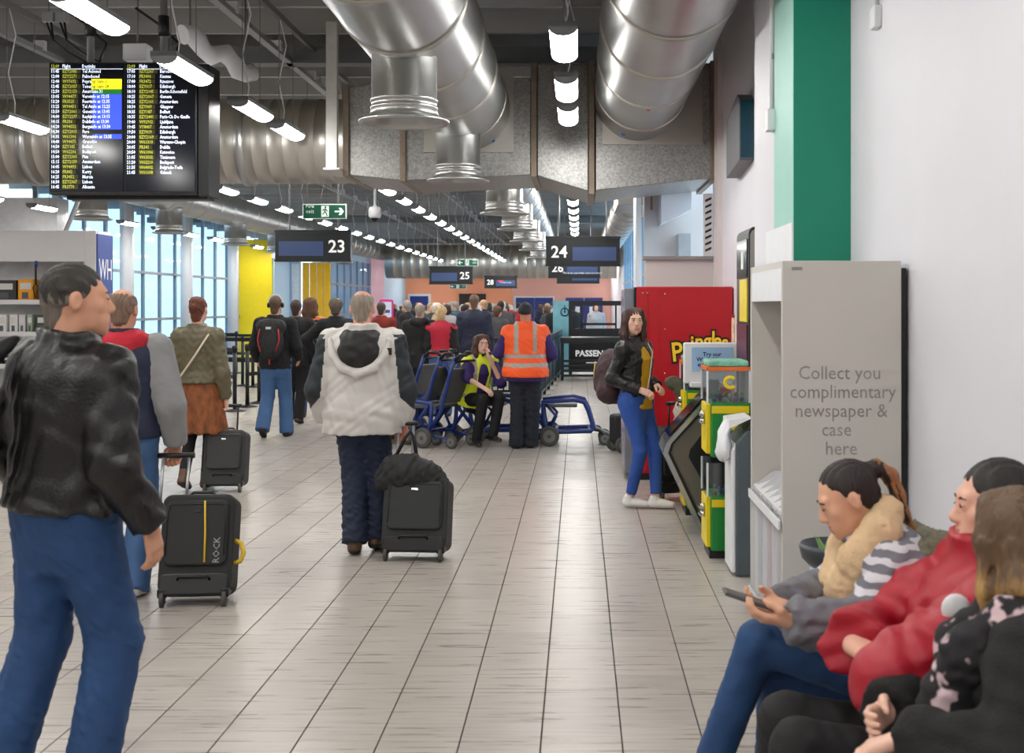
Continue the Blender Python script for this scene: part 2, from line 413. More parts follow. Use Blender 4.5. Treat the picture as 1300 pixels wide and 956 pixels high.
# ------------------------------------------------------------------ ducts
def ridged(p0, p1, r, pitch=.05, amp=.006, band=1.2, n=44, axis='y', taper=None):
    prof = []; L = p1-p0; k = max(2, int(L/pitch))
    for i in range(k+1):
        h = p0+L*i/k
        prof.append((r+(amp if i % 2 else 0), h))
    return prof
def duct_y(name, label, X, Z, r, y0, y1, pitch=.06, band=1.3, mt=None):
    t = thing(name, label, 'air duct', (X, y0, Z))
    MB().lathe(ridged(y0, y1, r, pitch, .010), (X, 0, Z), 'y', 40).build('duct_wall', mt or M_galv, t)
    y = y0+.02
    while y < y1:
        MB().lathe([(r, y-.035), (r+.018, y-.03), (r+.018, y-.012), (r+.01, y), (r+.018, y+.012), (r+.018, y+.03), (r, y+.035)], (X, 0, Z), 'y', 40, caps=False).build('joint_band', M_galv2, t)
        y += band
    return t
def spigot(t, X, Y, ztop, zbot, r, rf):
    MB().lathe([(r, ztop), (r, zbot+.16), (r+.008, zbot+.155), (r+.008, zbot+.14), (r, zbot+.135), (r, zbot+.11), (r+.008, zbot+.105), (r+.008, zbot+.09), (r, zbot+.085),
                (r+.03, zbot+.03), (rf-.01, zbot+.02), (rf, zbot+.015), (rf, zbot), (rf-.03, zbot-.004), (r-.02, zbot+.02), (r-.03, zbot+.3)], (X, Y, 0), 'z', 32, caps=False).build('outlet', M_galv, t)
    MB().lathe([(r-.035, zbot+.1), (.0, zbot+.1)], (X, Y, 0), 'z', 24, caps=False).build('grille', mat('cream_grille', (206, 204, 196), .6), t)
dl = duct_y('ribbed_air_duct', 'large ribbed silver air duct overhead with two flanged outlets, left of centre', -1.14, 3.64, .425, 3.6, 12.2)
spigot(dl, -1.16, 7.85, 3.30, 2.82, .215, .30); spigot(dl, -1.16, 11.35, 3.30, 2.80, .215, .30)
MB().ball((-.88, 12.08, 3.30), .022, 8).build('blue_tap', mat('blue_cap', (30, 90, 190), .4), dl)
dr = duct_y('ribbed_air_duct', 'large ribbed silver air duct overhead beside the green striped pillar', .61, 3.75, .44, 3.6, 12.2)
MB().ball((.60, 10.2, 3.31), .022, 8).build('red_tap', mat('red_cap', (190, 40, 50), .4), dr)
MB().ball((.45, 11.9, 3.34), .022, 8).build('blue_tap', MATS['blue_cap'], dr)

pl = thing('air_plenum', 'boxy galvanised air plenum spanning the hall under the roof', 'air duct', W(700, 240, 12.2))
def sec(pxs, tops, bots, name='duct_section', y0=12.2, y1=13.6):
    pts = [W(x, t, 12.2) for x, t in zip(pxs, tops)]+[W(x, t, 12.2) for x, t in zip(pxs[::-1], bots[::-1])]
    return MB().prism([(p.x, p.z) for p in pts], y0, y1).build(name, M_spangle, pl, bevel=.008)
sec((440, 511), (112, 100), (222, 229)); sec((514, 674), (100, 98), (229, 222)); sec((682, 747), (82, 82), (223, 243)); sec((756, 905), (80, 80), (242, 226))
for x, t, bt in ((512, 97, 231), (678, 80, 225), (751, 78, 247), (905, 78, 230), (440, 108, 224)):
    a = W(x, t, 12.2); c = W(x, bt, 12.2)
    MB().box((a.x-.03, 12.15, c.z), (a.x+.03, 13.65, a.z)).build('flange', mat('rusty_flange', (140, 126, 112), .5, metal=.5, var=.2, vs=14), pl, bevel=.004)
for x0, x1, y0, y1 in ((538, 652, 145, 193), (765, 892, 120, 183)):
    a = W(x0, y0-60, 12.16); c = W(x1, y1, 12.16)
    MB().box((a.x, 12.16, c.z), (c.x, 12.2, a.z)).build('collar_plate', M_galv2, pl)
a = W(424, 105, 12.15); c = W(432, 215, 12.15)
MB().box((a.x-.055, 12.02, c.z), (a.x+.055, 12.10, 4.5)).box((a.x-.08, 12.0, c.z-.02), (a.x+.09, 12.9, c.z)).build('support_strap', mat('pale_strap', (205, 204, 200), .5), pl)

td = thing('transverse_duct', 'big round spiral duct crossing the hall behind the flight board', 'air duct', (-6, 12.9, 3.4))
x0 = W(440, 0, 12.2).x
pr = []; h = -11.2; i = 0
while h < x0:
    pr += [(.455, h), (.455, h+.14), (.462, h+.146), (.462, h+.156)]; h += .165
MB().lathe(pr, (0, 12.9, 3.4), 'x', 40).build('duct_wall', M_galv2, td)
for xx in (-3.6, -5.05, -5.5, -5.9, -6.6, -8.2):
    MB().lathe([(.455, xx-.05), (.485, xx-.04), (.485, xx+.04), (.455, xx+.05)], (0, 12.9, 3.4), 'x', 40, caps=False).build('joint_band', M_galv, td)
for xx in (-7.2, -9.6):
    spigot(td, xx, 12.9, 3.05, 2.62, .2, .28)

# duct along the glazed wall with outlets, and the two ducts beyond the plenum
dw = duct_y('window_duct', 'silver spiral duct running above the glazed wall on the left', -8.0, 3.77, .33, 15.0, 48, .16, .95)
for px in (116, 215, 299, 352, 399, 438): spigot(dw, -8.0, 8.0*F/(CX-px), 3.50, 3.02, .25, .33)
df = duct_y('far_ribbed_duct', 'narrower silver duct with outlets running on beyond the plenum', -.97, 3.45, .30, 13.7, 46, .12, 1.2)
for Y in (15.4, 18.6, 22.0, 25.5, 29.5): spigot(df, -.97, Y, 3.2, 2.80, .24, .32)
dg = duct_y('far_ribbed_duct', 'silver duct with a square box running along the right far windows', .95, 3.5, .32, 18.5, 46, .12, 1.2)
MB().box((.55, 16.9, 3.05), (1.35, 18.5, 3.9)).build('square_box', M_galv, dg, bevel=.01)
MB().lathe([(.3, 16.2), (.32, 16.25), (.32, 16.4), (.3, 16.45), (.3, 16.9)], (.95, 0, 3.5), 'y', 32).build('end_collar', M_galv, dg)
dc = thing('transverse_duct', 'far round spiral duct crossing in front of the orange wall', 'air duct', (-3, 46.8, 3.3))
pr = []; h = -7.6
while h < 1.2: pr += [(.66, h), (.66, h+.3), (.675, h+.31), (.675, h+.34)]; h += .35
MB().lathe(pr, (0, 46.8, 3.35), 'x', 32).build('duct_wall', M_galv2, dc)

# ------------------------------------------------------------------ strip lights in four rows, plus lamps and short rows added for light
LIT = 0
M_diff = mat('lit_diffuser', (255, 253, 248), .5, var=0, emit=LAMP)
M_house = mat('lamp_housing', (150, 154, 158), .45)
M_wire = mat('suspension_wire', (120, 120, 122), .5)
LW, LH, LL, LZ = .18, .09, .86, 3.31
def strip_light():
    t = thing('strip_light', 'x', 'ceiling light')
    w = LW/2
    arc = [(w*math.cos(a), -.035-(LH-.035)*math.sin(a)+LH) for a in [math.pi*i/10 for i in range(11)]]
    top = [(w, LH), (-w, LH)]
    MB().box((-w, .0, LH-.035), (w, LL, LH)).build('housing', M_house, t, local=True)
    MB().prism(arc, .022, LL-.022, smooth=True).build('diffuser', M_diff, t, local=True)
    cap = [(x*1.03, z) for x, z in arc]
    for y in (0, LL-.022): MB().prism(cap+[(-w*1.03, LH), (w*1.03, LH)], y, y+.022).build('end_cap', M_house, t, local=True)
    for y in (.15, LL-.15): MB().cyl((0, y, LH), (0, y, 1.09), .004, 5).build('wire', M_wire, t, local=True)
    MB().tube([(0, .3, LH), (.03, .25, LH+.12), (-.02, .22, LH+.4), (.06, .2, LH+.75), (0, .2, 1.09)], .006, 5).build('flex', M_white, t, local=True)
    return t
proto = strip_light(); first = True
rows = (('row over the middle of the hall', -.1, [-6+2.2*i for i in range(6)]+[7.43, 9.05, 10.35]+[14.2+1.72*i for i in range(25)]),
        ('row over the flight board', -2.92, [-6+2.1*i for i in range(6)]+[6.6, 8.3, 10.1, 11.35]+[14.0+1.72*i for i in range(25)]),
        ('row over the shop shelves', -5.35, [-6+2.3*i for i in range(5)]+[5.6, 7.3, 9.0, 10.9]+[14.0+1.72*i for i in range(25)]),
        ('added row before the orange far wall', -7.4, [56.2, 57.6]), ('added row above the right far windows', 1.2, [50.0, 53.0, 56.0, 58.0]),  # both short rows added to brighten the orange wall
        ('row beside the glazed wall', -9.55, [-5+2.2*i for i in range(8)]+[14.6+2.0*i for i in range(11)]))
for nm, X, ys in rows:
    for i, y in enumerate(ys):
        seen = [v for v in ys if v > 6]
        lb = ('strip light, %s in view in the %s' % (ORD[min(29, seen.index(y))], nm)) if y in seen else 'added strip light behind the viewer, %s in the %s' % (ORD[i], nm)  # lamps behind the viewer are unseen, added to light the near hall
        if first: o = proto; o.location = (X, y, LZ); o['label'] = lb; o['group'] = 'suspended strip lights'; first = False
        else: dup(proto, (X, y, LZ), 0, lb, 'suspended strip lights')
for nm, X, ys in rows:
    t = thing('lamp_rail', 'slim grey rail carrying the %s' % nm, 'rail', (X, min(ys)-1, 4.43))
    MB().box((X-.02, min(ys)-1, 4.40), (X+.02, max(ys)+1, 4.46)).build('rail_bar', M_steel, t)
    for y in range(int(min(ys)), int(max(ys)), 4): MB().box((X-.03, y, 4.39), (X+.03, y+.12, 4.47)).build('clamp', M_grey, t)
# cable trays with clips along the hall
for X, nm in ((-3.2, 'pale cable tray running along the hall above the second row of lights'), (-5.7, 'pale cable tray running along the hall above the shop shelves')):
    t = thing('cable_tray', nm, 'cable tray', (X, 5, 4.3))
    MB().box((X-.04, 3.5, 4.28), (X+.04, 55, 4.33)).build('tray', M_grey, t)
    for y in np.arange(4.5, 40, 1.6):
        MB().cbox((X, y, 4.36), (.11, .07, .10)).build('junction_box', M_white, t)
        MB().cyl((X, y+.5, 4.32), (X, y+.5, 4.47), .006, 5).build('hanger', M_wire, t)
# loose white pipes and speaker boxes under the roof near the board
for p0, p1, nm in ((tuple(W(232, 44, 10.5)), tuple(W(320, 94, 11.1)), 'white ribbed ventilation hose hanging near the flight board'),):
    t = thing('vent_hose', nm, 'hose', p0)
    pts = [Vector(p0).lerp(Vector(p1), i/10)+Vector((0, 0, .05*math.sin(i*1.3))) for i in range(11)]
    MB().tube(pts, [.075 if i % 2 else .09 for i in range(11)], 14).build('hose_body', M_white, t)
    MB().cyl(pts[1], Vector((pts[1].x, pts[1].y, 4.47)), .01, 6).build('hanger', M_wire, t)
    MB().cyl(pts[9], Vector((pts[9].x, pts[9].y, 4.47)), .01, 6).build('hanger', M_wire, t)
for (px, py, Y, lb) in ((175, 68, 9.9, 'small pale speaker box above the flight board'), (588, 222, 17, 'small grey sensor box under the roof beyond the plenum')):
    p = W(px, py, Y); t = thing('speaker_box', lb, 'speaker', p)
    MB().cbox(p, (.2, .16, .14)).build('case', M_white, t, bevel=.01); MB().cyl(p, (p.x, p.y, 4.5), .008, 6).build('drop_rod', M_wire, t)
# dome camera
p = W(476, 272, 15.5); t = thing('dome_camera', 'white dome security camera hanging on a pole near the fire exit sign', 'camera', p)
MB().lathe([(.0, .13), (.02, .13), (.025, .10), (.075, .09), (.085, .03), (.08, -.03), (.06, -.05), (0, -.05)], p, 'z', 20).build('casing', M_white, t)
MB().ball((p.x, p.y, p.z-.05), .052, 14).build('dome', M_black, t)
MB().cyl((p.x, p.y, p.z+.12), (p.x, p.y, 4.752), .018, 10).build('pole', M_white, t)

# ------------------------------------------------------------------ flight board
YB = 9.55
def PB(px, py, Y=YB): return W(px, py, Y)
M_screen = mat('screen_dark', (9, 14, 27), .12, var=.02)
M_tw = mat('screen_white', (226, 236, 255), .5, var=0, emit=1.0); M_ty = mat('screen_yellow_green', (186, 192, 60), .5, var=0, emit=.42)
M_sy = mat('screen_yellow', (246, 240, 30), .5, var=0, emit=.9); M_sg = mat('screen_green', (20, 120, 30), .5, var=0, emit=.5); M_sb = mat('screen_blue', (56, 84, 250), .5, var=0, emit=.8)
M_so = mat('screen_olive', (52, 50, 6), .5, var=0, emit=.12)
fb = thing('flight_board', 'black double flight information board hanging from two poles', 'flight board', PB(160, 245))
p0 = PB(62, 247); p1 = PB(250, 79); pr = PB(264, 247)
MB().box((p0.x, YB, p0.z), (p1.x, YB+.12, p1.z)).build('casing', M_black, fb, bevel=.008)
MB().box((p1.x, YB+.02, p0.z-.01), (pr.x, YB+.32, p1.z-.01)).box((p0.x+.09, YB+.12, p0.z-.03), (pr.x-.04, YB+.3, p1.z)).build('side_housing', M_black, fb, bevel=.006)
rowsL = [('11:45','EZY2085','Tel Aclosed'),('12:00','EZY2271','Palmclosed'),('12:40','W97692','Popra'),('12:45','EZY2037','Tener'),('12:50','EZY2153','AmstGate 31'),
 ('13:05','W94477','Veroinfo at 12:15'),('13:20','FR3525','Fuertinfo at 12:35'),('13:25','W94451','Tel Ainfo at 12:25'),('13:50','EZY2061','Geneinfo at 13:05'),('14:00','EZY2297','Reykjinfo at 13:15'),
 ('14:15','FR336','Dublinfo at 13:30'),('14:20','W94552','Burgainfo at 13:30'),('14:30','EZY2015','Faro'),('14:35','W61306','Warsainfo at 13:35'),('14:40','W94475','Grenoble'),('14:50','EZY185','Belfast'),
 ('14:50','W62206','Budapest'),('15:00','EZY2303','Pisa'),('15:15','EZY2159','Amsterdam'),('16:05','W94493','Lisbon'),('16:20','FR842','Kerry'),('16:25','FR3452','Murcia'),('16:30','EZY2367','Lisbon'),('16:45','FR3770','Alicante')]
rowsR = [('17:05','EZY2267','Barcelona'),('17:10','FR3406','Kaunas'),('17:40','FR3472','Rzeszow'),('18:00','EZY017','Edinburgh'),('18:10','EZY2145','Berlin-Schonefeld'),('18:25','EZY2067','Geneva'),('18:25','EZY2161','Amsterdam'),
 ('18:30','EZY069','Glasgow'),('18:35','EZY187','Belfast'),('18:35','EZY2441','Paris-Ch De Gaulle'),('19:40','W92902','Ljubljana'),('19:45','VY8407','Amsterdam'),('19:50','EZY019','Edinburgh'),('20:00','EZY2169','Amsterdam'),
 ('20:00','W61310','Warsaw-Chopin'),('20:05','FR341','Dublin'),('20:50','W61006','Katowice'),('21:05','W63502','Timisoara'),('21:20','W62210','Budapest'),('21:35','W64002','Belgrade-Tesla'),('21:45','W61608','Gdansk')]
for side, rws, xs in ((0, rowsL, (64.5, 79.5, 104.5)), (1, rowsR, (161, 177, 203))):
    x0, x1 = (64, 157) if side == 0 else (160, 248)
    a = PB(x0, 243); c = PB(x1, 81)
    sc_ = MB().box((a.x, YB-.012, a.z), (c.x, YB+.02, c.z)).build('screen', M_screen, fb)
    tx = MB()
    def put(px, py, s, m, size=.0385, b=.0008):
        tx.cm = m; p = PB(px, py, YB-.0145); add_text(tx, s, size, facing(p), 'LEFT', 1, b, 0, .80)
    def bar(xa, xb, ya, yb, m, d=.0132):
        tx.cm = m; p = PB(xa, yb, YB-d); q = PB(xb, ya, YB-d); tx.add([(p.x, p.y, p.z), (q.x, p.y, p.z), (q.x, p.y, q.z), (p.x, p.y, q.z)], [(0,1,2,3)])
    put(xs[0], 84.2, '12:09', 1); put(xs[1]-.5, 84.2, 'Flight', 0); put(xs[2]-.5, 84.2, 'Destinks' if side == 0 else 'Destinations', 0)
    bar(x0+.5, x1-1, 87.2, 87.9, 0)
    py = 90.6
    if side == 0:
        bar(116, 154.5, 100.2, 113.2, 2); bar(118, 154.5, 113.4, 119.4, 3); bar(117, 154.5, 119.6, 164.3, 4); bar(119, 154.5, 170.2, 176.3, 4)
    for i, (t1, t2, t3) in enumerate(rws):
        y = py+i*(6.38 if side == 0 else 6.42)
        bar(xs[1]-1, xs[1]+3.3*len(t2), y-2.6, y+2.8, 6)
        put(xs[0], y, t1, 0); put(xs[1], y, t2, 1); put(xs[2], y, t3, 0)
        if side == 0 and i in (2, 3): put(116.5, y, 'ng Gate 21' if i == 2 else 'ng Gate 28', 5)
    tx.build('screen_text', [M_tw, M_ty, M_sy, M_sg, M_sb, M_black, M_so], sc_)
for px in (115, 208):
    p = PB(px, 79, YB+.2)
    MB().cyl((p.x, YB+.2, p1.z-.02), (p.x, YB+.2, 4.465), .03, 12).build('pole', M_steel, fb)
    MB().cyl((p.x, YB+.2, p1.z+.25), (p.x, YB+.2, p1.z+.42), .045, 12).build('clamp', M_black, fb)
    MB().tube([(p.x+.06, YB+.2, p1.z), (p.x+.12, YB+.22, p1.z+.2), (p.x-.05, YB+.2, p1.z+.36), (p.x-.25, YB+.25, p1.z+.5)], .012, 6).build('cable', M_black, fb)
for i, px in enumerate((62, 79)):
    p = W(px, 22, 10.3); t = thing('junction_box', 'small grey junction box with black cables, %s of the pair above the flight board' % ('left' if i == 0 else 'right'), 'junction box', p)
    MB().cbox(p, (.10, .06, .09)).build('box', M_grey, t, bevel=.006)
    MB().tube([(p.x, p.y, p.z), (p.x, p.y, 4.47)], .008, 6).build('drop', M_wire, t)
    for k in (-1, 1): MB().tube([(p.x+.02*k, p.y, p.z-.04), (p.x+.04, p.y, p.z-.2), (p.x+.2, p.y-.05, p.z-.32), (p.x+.38, p.y-.1, p.z-.42)], .009, 6).build('cable', M_black, t)

# ------------------------------------------------------------------ hanging signs
M_dark = mat('sign_black', (22, 26, 30), .35, var=.05); M_disp = mat('sign_display', (58, 76, 118), .3, var=.10, vs=2, emit=.12); M_sw = mat('sign_white', (244, 244, 244), .5, var=0, emit=.25)
def gate_sign(num, pxs, pys, Y, label, side, line=None, group=None):
    a = W(pxs[0], pys[1], Y); c = W(pxs[1], pys[0], Y); w = c.x-a.x; h = c.z-a.z
    t = thing('gate_sign', label, 'sign', ((a.x+c.x)/2, Y, a.z))
    MB().box((a.x, Y, a.z), (c.x, Y+.14, c.z)).build('case', M_dark, t, bevel=.01)
    MB().box((a.x-.01, Y-.01, c.z-.04), (c.x+.01, Y+.15, c.z)).box((a.x-.01, Y-.01, a.z), (c.x+.01, Y+.15, a.z+.025)).build('edge_rail', M_blackmetal, t)
    dx = (a.x+.05*w, a.x+.64*w) if side == 'right' else (a.x+.36*w, a.x+.95*w)
    d = MB().box((dx[0], Y-.008, a.z+.18*h), (dx[1], Y, a.z+.64*h)).build('display', M_disp, t)
    tx = MB(); nx = a.x+(.82 if side == 'right' else .18)*w
    add_text(tx, num, .40*h*1.38, facing((nx, Y-.009, a.z+.46*h)), 'CENTER', 3, .004)
    tx.build('number', M_sw, t)
    if line:
        l = MB(); l.cm = 0
        add_text(l, line, .1*h*1.3, facing(((dx[0]+dx[1])/2, Y-.0095, a.z+(.24 if num == '26' else .46)*h)), 'CENTER', 1)
        if num == '28':
            l.cm = 1; l.cbox((dx[0]+.14*w, Y-.0095, a.z+.58*h), (.16*w, .002, .09*h))
        l.build('display_text', [M_sw, mat('sign_red', (220, 60, 40), .5, var=0, emit=.4)], d)
    for k in (.18, .82):
        x = a.x+k*w; MB().cyl((x, Y+.07, c.z), (x, Y+.07, 4.752), .012, 8).build('hanger', M_grey, t)
    return t
gate_sign('23', (349, 445), (292, 332), 18, 'black hanging gate sign reading 23, screen on its left, above the queue', 'right')
gate_sign('24', (693, 787), (300, 338), 20, 'black hanging gate sign reading 24, largest above the clear aisle', 'left')
gate_sign('26', (696, 762), (326, 353), 28.5, 'black hanging gate sign reading 26, half hidden beneath a larger sign', 'left', 'This is an automatic announcement')
gate_sign('', (707, 761), (339, 360), 35, 'black hanging gate sign without a visible number, lowest above the aisle', 'left')
gate_sign('28', (615, 656), (350, 366), 46, 'small black hanging gate sign reading 28 before the orange wall', 'left', 'Priority boarding')
gate_sign('25', (545, 600), (338, 361), 31, 'black hanging gate sign reading 25, far down under the spiral duct', 'right')
M_exit = mat('exit_green', (6, 70, 50), .4, var=.04); M_ew = mat('exit_white', (214, 226, 220), .5, var=.02)
def exit_sign(pxs, pys, Y, label, flip=False):
    a = W(pxs[0], pys[1], Y); c = W(pxs[1], pys[0], Y); w = c.x-a.x; h = c.z-a.z; cz = (a.z+c.z)/2
    t = thing('fire_exit_sign', label, 'sign', ((a.x+c.x)/2, Y, a.z))
    MB().box((a.x, Y, a.z), (c.x, Y+.03, c.z)).build('border', M_ew, t, bevel=.004)
    MB().box((a.x+.025*w, Y-.004, a.z+.06*h), (c.x-.025*w, Y, c.z-.06*h)).build('face', M_exit, t)
    g = MB(); X = lambda u: (a.x+u*w) if not flip else (c.x-u*w)
    add_text(g, 'Fire\nexit', h*.36, facing((X(.17), Y-.006, cz+.18*h)), 'CENTER', 2)
    g.box((X(.43), Y-.006, a.z+.14*h), (X(.60), Y-.004, c.z-.14*h))
    s = -1 if flip else 1
    xa, xb, zz = X(.73), X(.94), cz
    g.prism([(xa, zz-.05*h), (xa+s*.13*w, zz-.05*h), (xa+s*.09*w, zz-.24*h), (xb-s*.06*w, zz-.24*h), (xb, zz), (xb-s*.06*w, zz+.24*h), (xa+s*.09*w, zz+.24*h), (xa+s*.13*w, zz+.05*h), (xa, zz+.05*h)], Y-.006, Y-.004)
    g.build('lettering', M_ew, t)
    r = MB(); mx = X(.515)       # the running man
    r.ball((mx+.01*w, Y-.008, cz+.28*h), .07*h, 8, (1, .2, 1))
    for q in ([(0,.20),(-.005,.0)], [(-.005,.02),(.03,-.12),(.05,-.30)], [(-.005,.02),(-.03,-.12),(-.06,-.2)], [(0,.17),(.04,.10),(.055,.0)], [(0,.17),(-.045,.12),(-.05,.02)]):
        r.tube([(mx+s*u*w, Y-.008, cz+v*h) for u, v in q], .035*h, 6)
    r.build('running_figure', M_exit, t)
    for u in (.1, .9):
        x = a.x+u*w; MB().cyl((x, Y+.015, c.z), (x, Y+.015, 4.752), .005, 6).build('hanger', M_wire, t)
exit_sign((384, 440), (259, 278), 15, 'green fire exit sign with white running figure, above gate 23')
exit_sign((580, 607), (329, 338), 34, 'green fire exit sign hanging far down the hall before the spiral duct', True)
exit_sign((571, 592), (361, 366.5), 36, 'small green fire exit sign hanging beneath gate sign 25', True)

# ------------------------------------------------------------------ wall fittings on the right
t = thing('box_sign', 'grey wall box sign with a dark teal face high on the right wall', 'sign', (1.43, 9.7, 2.8))
MB().prism([(9.66, 2.80), (9.66, 3.30), (9.80, 3.36), (10.5, 3.24), (10.5, 2.74)], 1.31, 1.43, 'x').build('case', mat('grey_case', (104, 104, 108), .5), t, bevel=.006)
MB().box((1.318, 9.645, 2.82), (1.425, 9.66, 3.29)).build('teal_face', mat('teal_face', (10, 66, 84), .3), t)
for X, Y, z0, z1, r, nm in ((1.415, 9.35, 1.2, ZC-.01, .014, 'slim grey conduit running down the right wall beside the box sign'), (1.095, 6.70, 2.72, ZC-.01, .013, 'white conduit running down to a socket box beside the mint stripe')):
    t = thing('wall_conduit', nm, 'conduit', (X, Y, z0)); MB().cyl((X, Y, z0), (X, Y, z1), r, 8).build('pipe', M_grey if r > .0135 else M_white, t)
    for z in (z0+.3, z0+1.2): MB().cbox((X+.005, Y, z), (.02, .04, .03)).build('clip', M_grey, t)
    if r < .0135: MB().cbox((1.085, Y, z0-.06), (.045, .10, .12)).build('socket_box', M_white, t, bevel=.005)
t = thing('wall_conduit', 'short white conduit high on the bright wall at right', 'conduit', (1.39, 5.55, 3.0))
MB().cyl((1.385, 5.5, 2.98), (1.385, 5.5, ZC-.01), .012, 8).build('pipe', M_white, t); MB().cbox((1.382, 5.5, 2.95), (.036, .09, .10)).build('socket_box', M_white, t, bevel=.005)
tt = thing('charging_totem', 'tall rounded black and grey charging totem against the right wall', 'totem', (1.17, 8.2, 0))
def rounded_top(x0, x1, zt, n=8):
    r = (x1-x0)/2; cx = (x0+x1)/2
    return [(x0, 0), (x1, 0), (x1, zt-r)]+[(cx+r*math.cos(math.pi*i/n), zt-r+r*math.sin(math.pi*i/n)) for i in range(1, n)]+[(x0, zt-r)]
MB().prism(rounded_top(1.135, 1.225, 2.14), 7.9, 8.5).build('shell', M_black, tt, bevel=.006)
MB().prism([(x*.78+1.18*.22, z-.02 if z > 1 else z+.1) for x, z in rounded_top(1.135, 1.225, 2.14)], 7.892, 7.9).build('end_panel', mat('taupe', (150, 146, 138), .5), tt)
MB().box((1.128, 7.95, 1.80), (1.135, 8.45, 2.06)).build('glass_front', M_screen, tt)
MB().box((1.127, 7.95, 1.50), (1.135, 8.30, 1.79)).build('yellow_front', mat('totem_yellow', (232, 208, 40), .4), tt); MB().box((1.127, 7.95, .5), (1.135, 8.45, 1.48)).build('maroon_front', mat('totem_maroon', (84, 16, 44), .4), tt)
g = MB(); g.cbox((1.126, 8.15, 1.92), (.003, .10, .12)); g.build('icon', M_ew, tt)

# ------------------------------------------------------------------ red snack machine
M_red = mat('machine_red', (178, 12, 28), .35, var=.06, vs=2); M_red2 = mat('machine_red_dark', (138, 10, 24), .4)
vm = thing('vending_machine', 'red snack vending machine with yellow lettering on its side', 'vending machine', (.9, 11.3, 0))
MB().box((.53, 10.9, .06), (1.42, 11.75, 1.785)).build('cabinet', M_red, vm, bevel=.012)
MB().box((.42, 10.93, .06), (.51, 11.72, 1.77)).build('front_door', mat('door_grey', (120, 122, 134), .3), vm, bevel=.008)
MB().box((.415, 10.97, .35), (.42, 11.66, 1.70)).build('glass_front', mat('snack_front', (150, 130, 160), .15, var=.9, vs=14), vm)
MB().box((.51, 10.905, .06), (.53, 11.745, 1.78)).build('black_gasket', M_black, vm)
MB().box((.55, 10.92, 0), (1.40, 11.7, .06)).build('plinth', M_black, vm)
MB().box((.53, 10.890, .08), (.63, 10.9, 1.775)).build('corner_strip', M_red, vm); MB().box((.645, 10.892, .08), (.735, 10.9, 1.775)).build('corner_strip', M_red, vm)
g = MB()
for px, py in ((816, 372), (822, 372), (844, 373), (844, 418), (844, 474)):
    p = W(px, py, 10.886); g.ball(p, .008, 8)
g.build('rivet', M_chrome, vm)
g = MB(); base = W(895, 432, 10.885)
for dx, sz, dz, s in ((-.39, .30, -.145, 'P'), (-.255, .24, -.075, 'r'), (-.175, .24, -.04, 'i'), (-.08, .24, -.02, 'n'), (.035, .24, -.01, 'g'), (.115, .26, .0, 'l'), (.175, .24, -.01, 'e'), (.28, .24, -.03, 's')):
    for cm, bo, zz in ((1, .022, .001), (0, .004, .003)):
        g.cm = cm; add_text(g, s, sz*.82, facing((base.x+dx*.66, 10.888-zz, base.z+dz*.8-.0)) @ Matrix.Rotation(-dx*.25, 4, 'Z'), 'CENTER', 3, bo, 0, .85)
g.build('lettering', [mat('logo_yellow', (250, 206, 40), .4, var=.03), mat('logo_black', (28, 12, 8), .5)], vm)
p = W(931, 430, 10.86)
t = thing('crisp_tube', 'slim orange and white tube standing beside the red machine', 'tube', (p.x, 10.86, 0))
MB().cyl((p.x, 10.86, 0), (p.x, 10.86, 1.50), .018, 10).build('tube_body', mat('tube_orange', (222, 170, 140), .4, var=.4, vs=20), t); MB().cyl((p.x, 10.86, 1.50), (p.x, 10.86, 1.52), .02, 10).build('cap', M_red, t)
t = thing('poster_panel', 'dark maroon and yellow poster panel between red machine and wall', 'poster', (1.40, 9.6, 0))
MB().box((1.395, 9.15, .3), (1.425, 9.95, 1.86)).build('board', mat('maroon', (84, 16, 44), .4), t); MB().box((1.388, 9.4, 1.45), (1.395, 9.7, 1.84)).build('yellow_print', M_yellow, t)

# ------------------------------------------------------------------ slanted kiosk with display
def Kp(px, py, Y=8.27): p = W(px, py, Y); return (p.x, p.z)
M_kbody = mat('kiosk_taupe', (112, 106, 96), .4, metal=.3, var=.05); M_kchrome = mat('kiosk_silver', (188, 190, 192), .25, metal=.8)
kk = thing('slanted_kiosk', 'slanted silver and black touch kiosk leaning towards the hall', 'kiosk', (.9, 8.5, 0))
outer = [(893, 684), (842, 575), (846, 562), (905, 497), (925, 505), (922, 684)]
MB().prism([Kp(*q) for q in outer], 8.27, 8.75).build('body', M_kbody, kk, bevel=.01)
edge = [(893, 684), (842, 575), (846, 562), (905, 497), (908, 501), (852, 563), (848, 575), (899, 684)]
MB().prism([Kp(*q) for q in edge], 8.255, 8.765).build('silver_edge', M_kchrome, kk)
band = [(899, 684), (848, 575), (852, 563), (908, 501), (910, 504), (855, 564), (852, 575), (903, 684)]
MB().prism([Kp(*q) for q in band], 8.258, 8.262).build('black_trim', M_black, kk)
MB().prism([Kp(*q) for q in [(876, 570), (915, 520), (920, 640), (908, 640), (874, 580)]], 8.262, 8.272).build('dark_recess', M_black, kk, bevel=.004)
a = Vector((Kp(851, 556)[0], 0, Kp(851, 556)[1])); c = Vector((Kp(900, 501)[0], 0, Kp(900, 501)[1])); n_ = Vector((-(c-a).z, 0, (c-a).x)).normalized()
pts = [a+n_*.012, c+n_*.012, c+n_*.004, a+n_*.004]
MB().prism([(q.x, q.z) for q in pts], 8.32, 8.70).build('touch_screen', M_screen, kk)
MB().box((.92, 8.45, 0), (1.0, 8.6, 1.08)).build('column', M_grey, kk)
hd = MB().box((Kp(868, 0, 8.5)[0], 8.5, W(0, 487, 8.5).z), (Kp(938, 0, 8.5)[0], 8.56, W(0, 435, 8.5).z)).build('display', M_white, kk, bevel=.012)
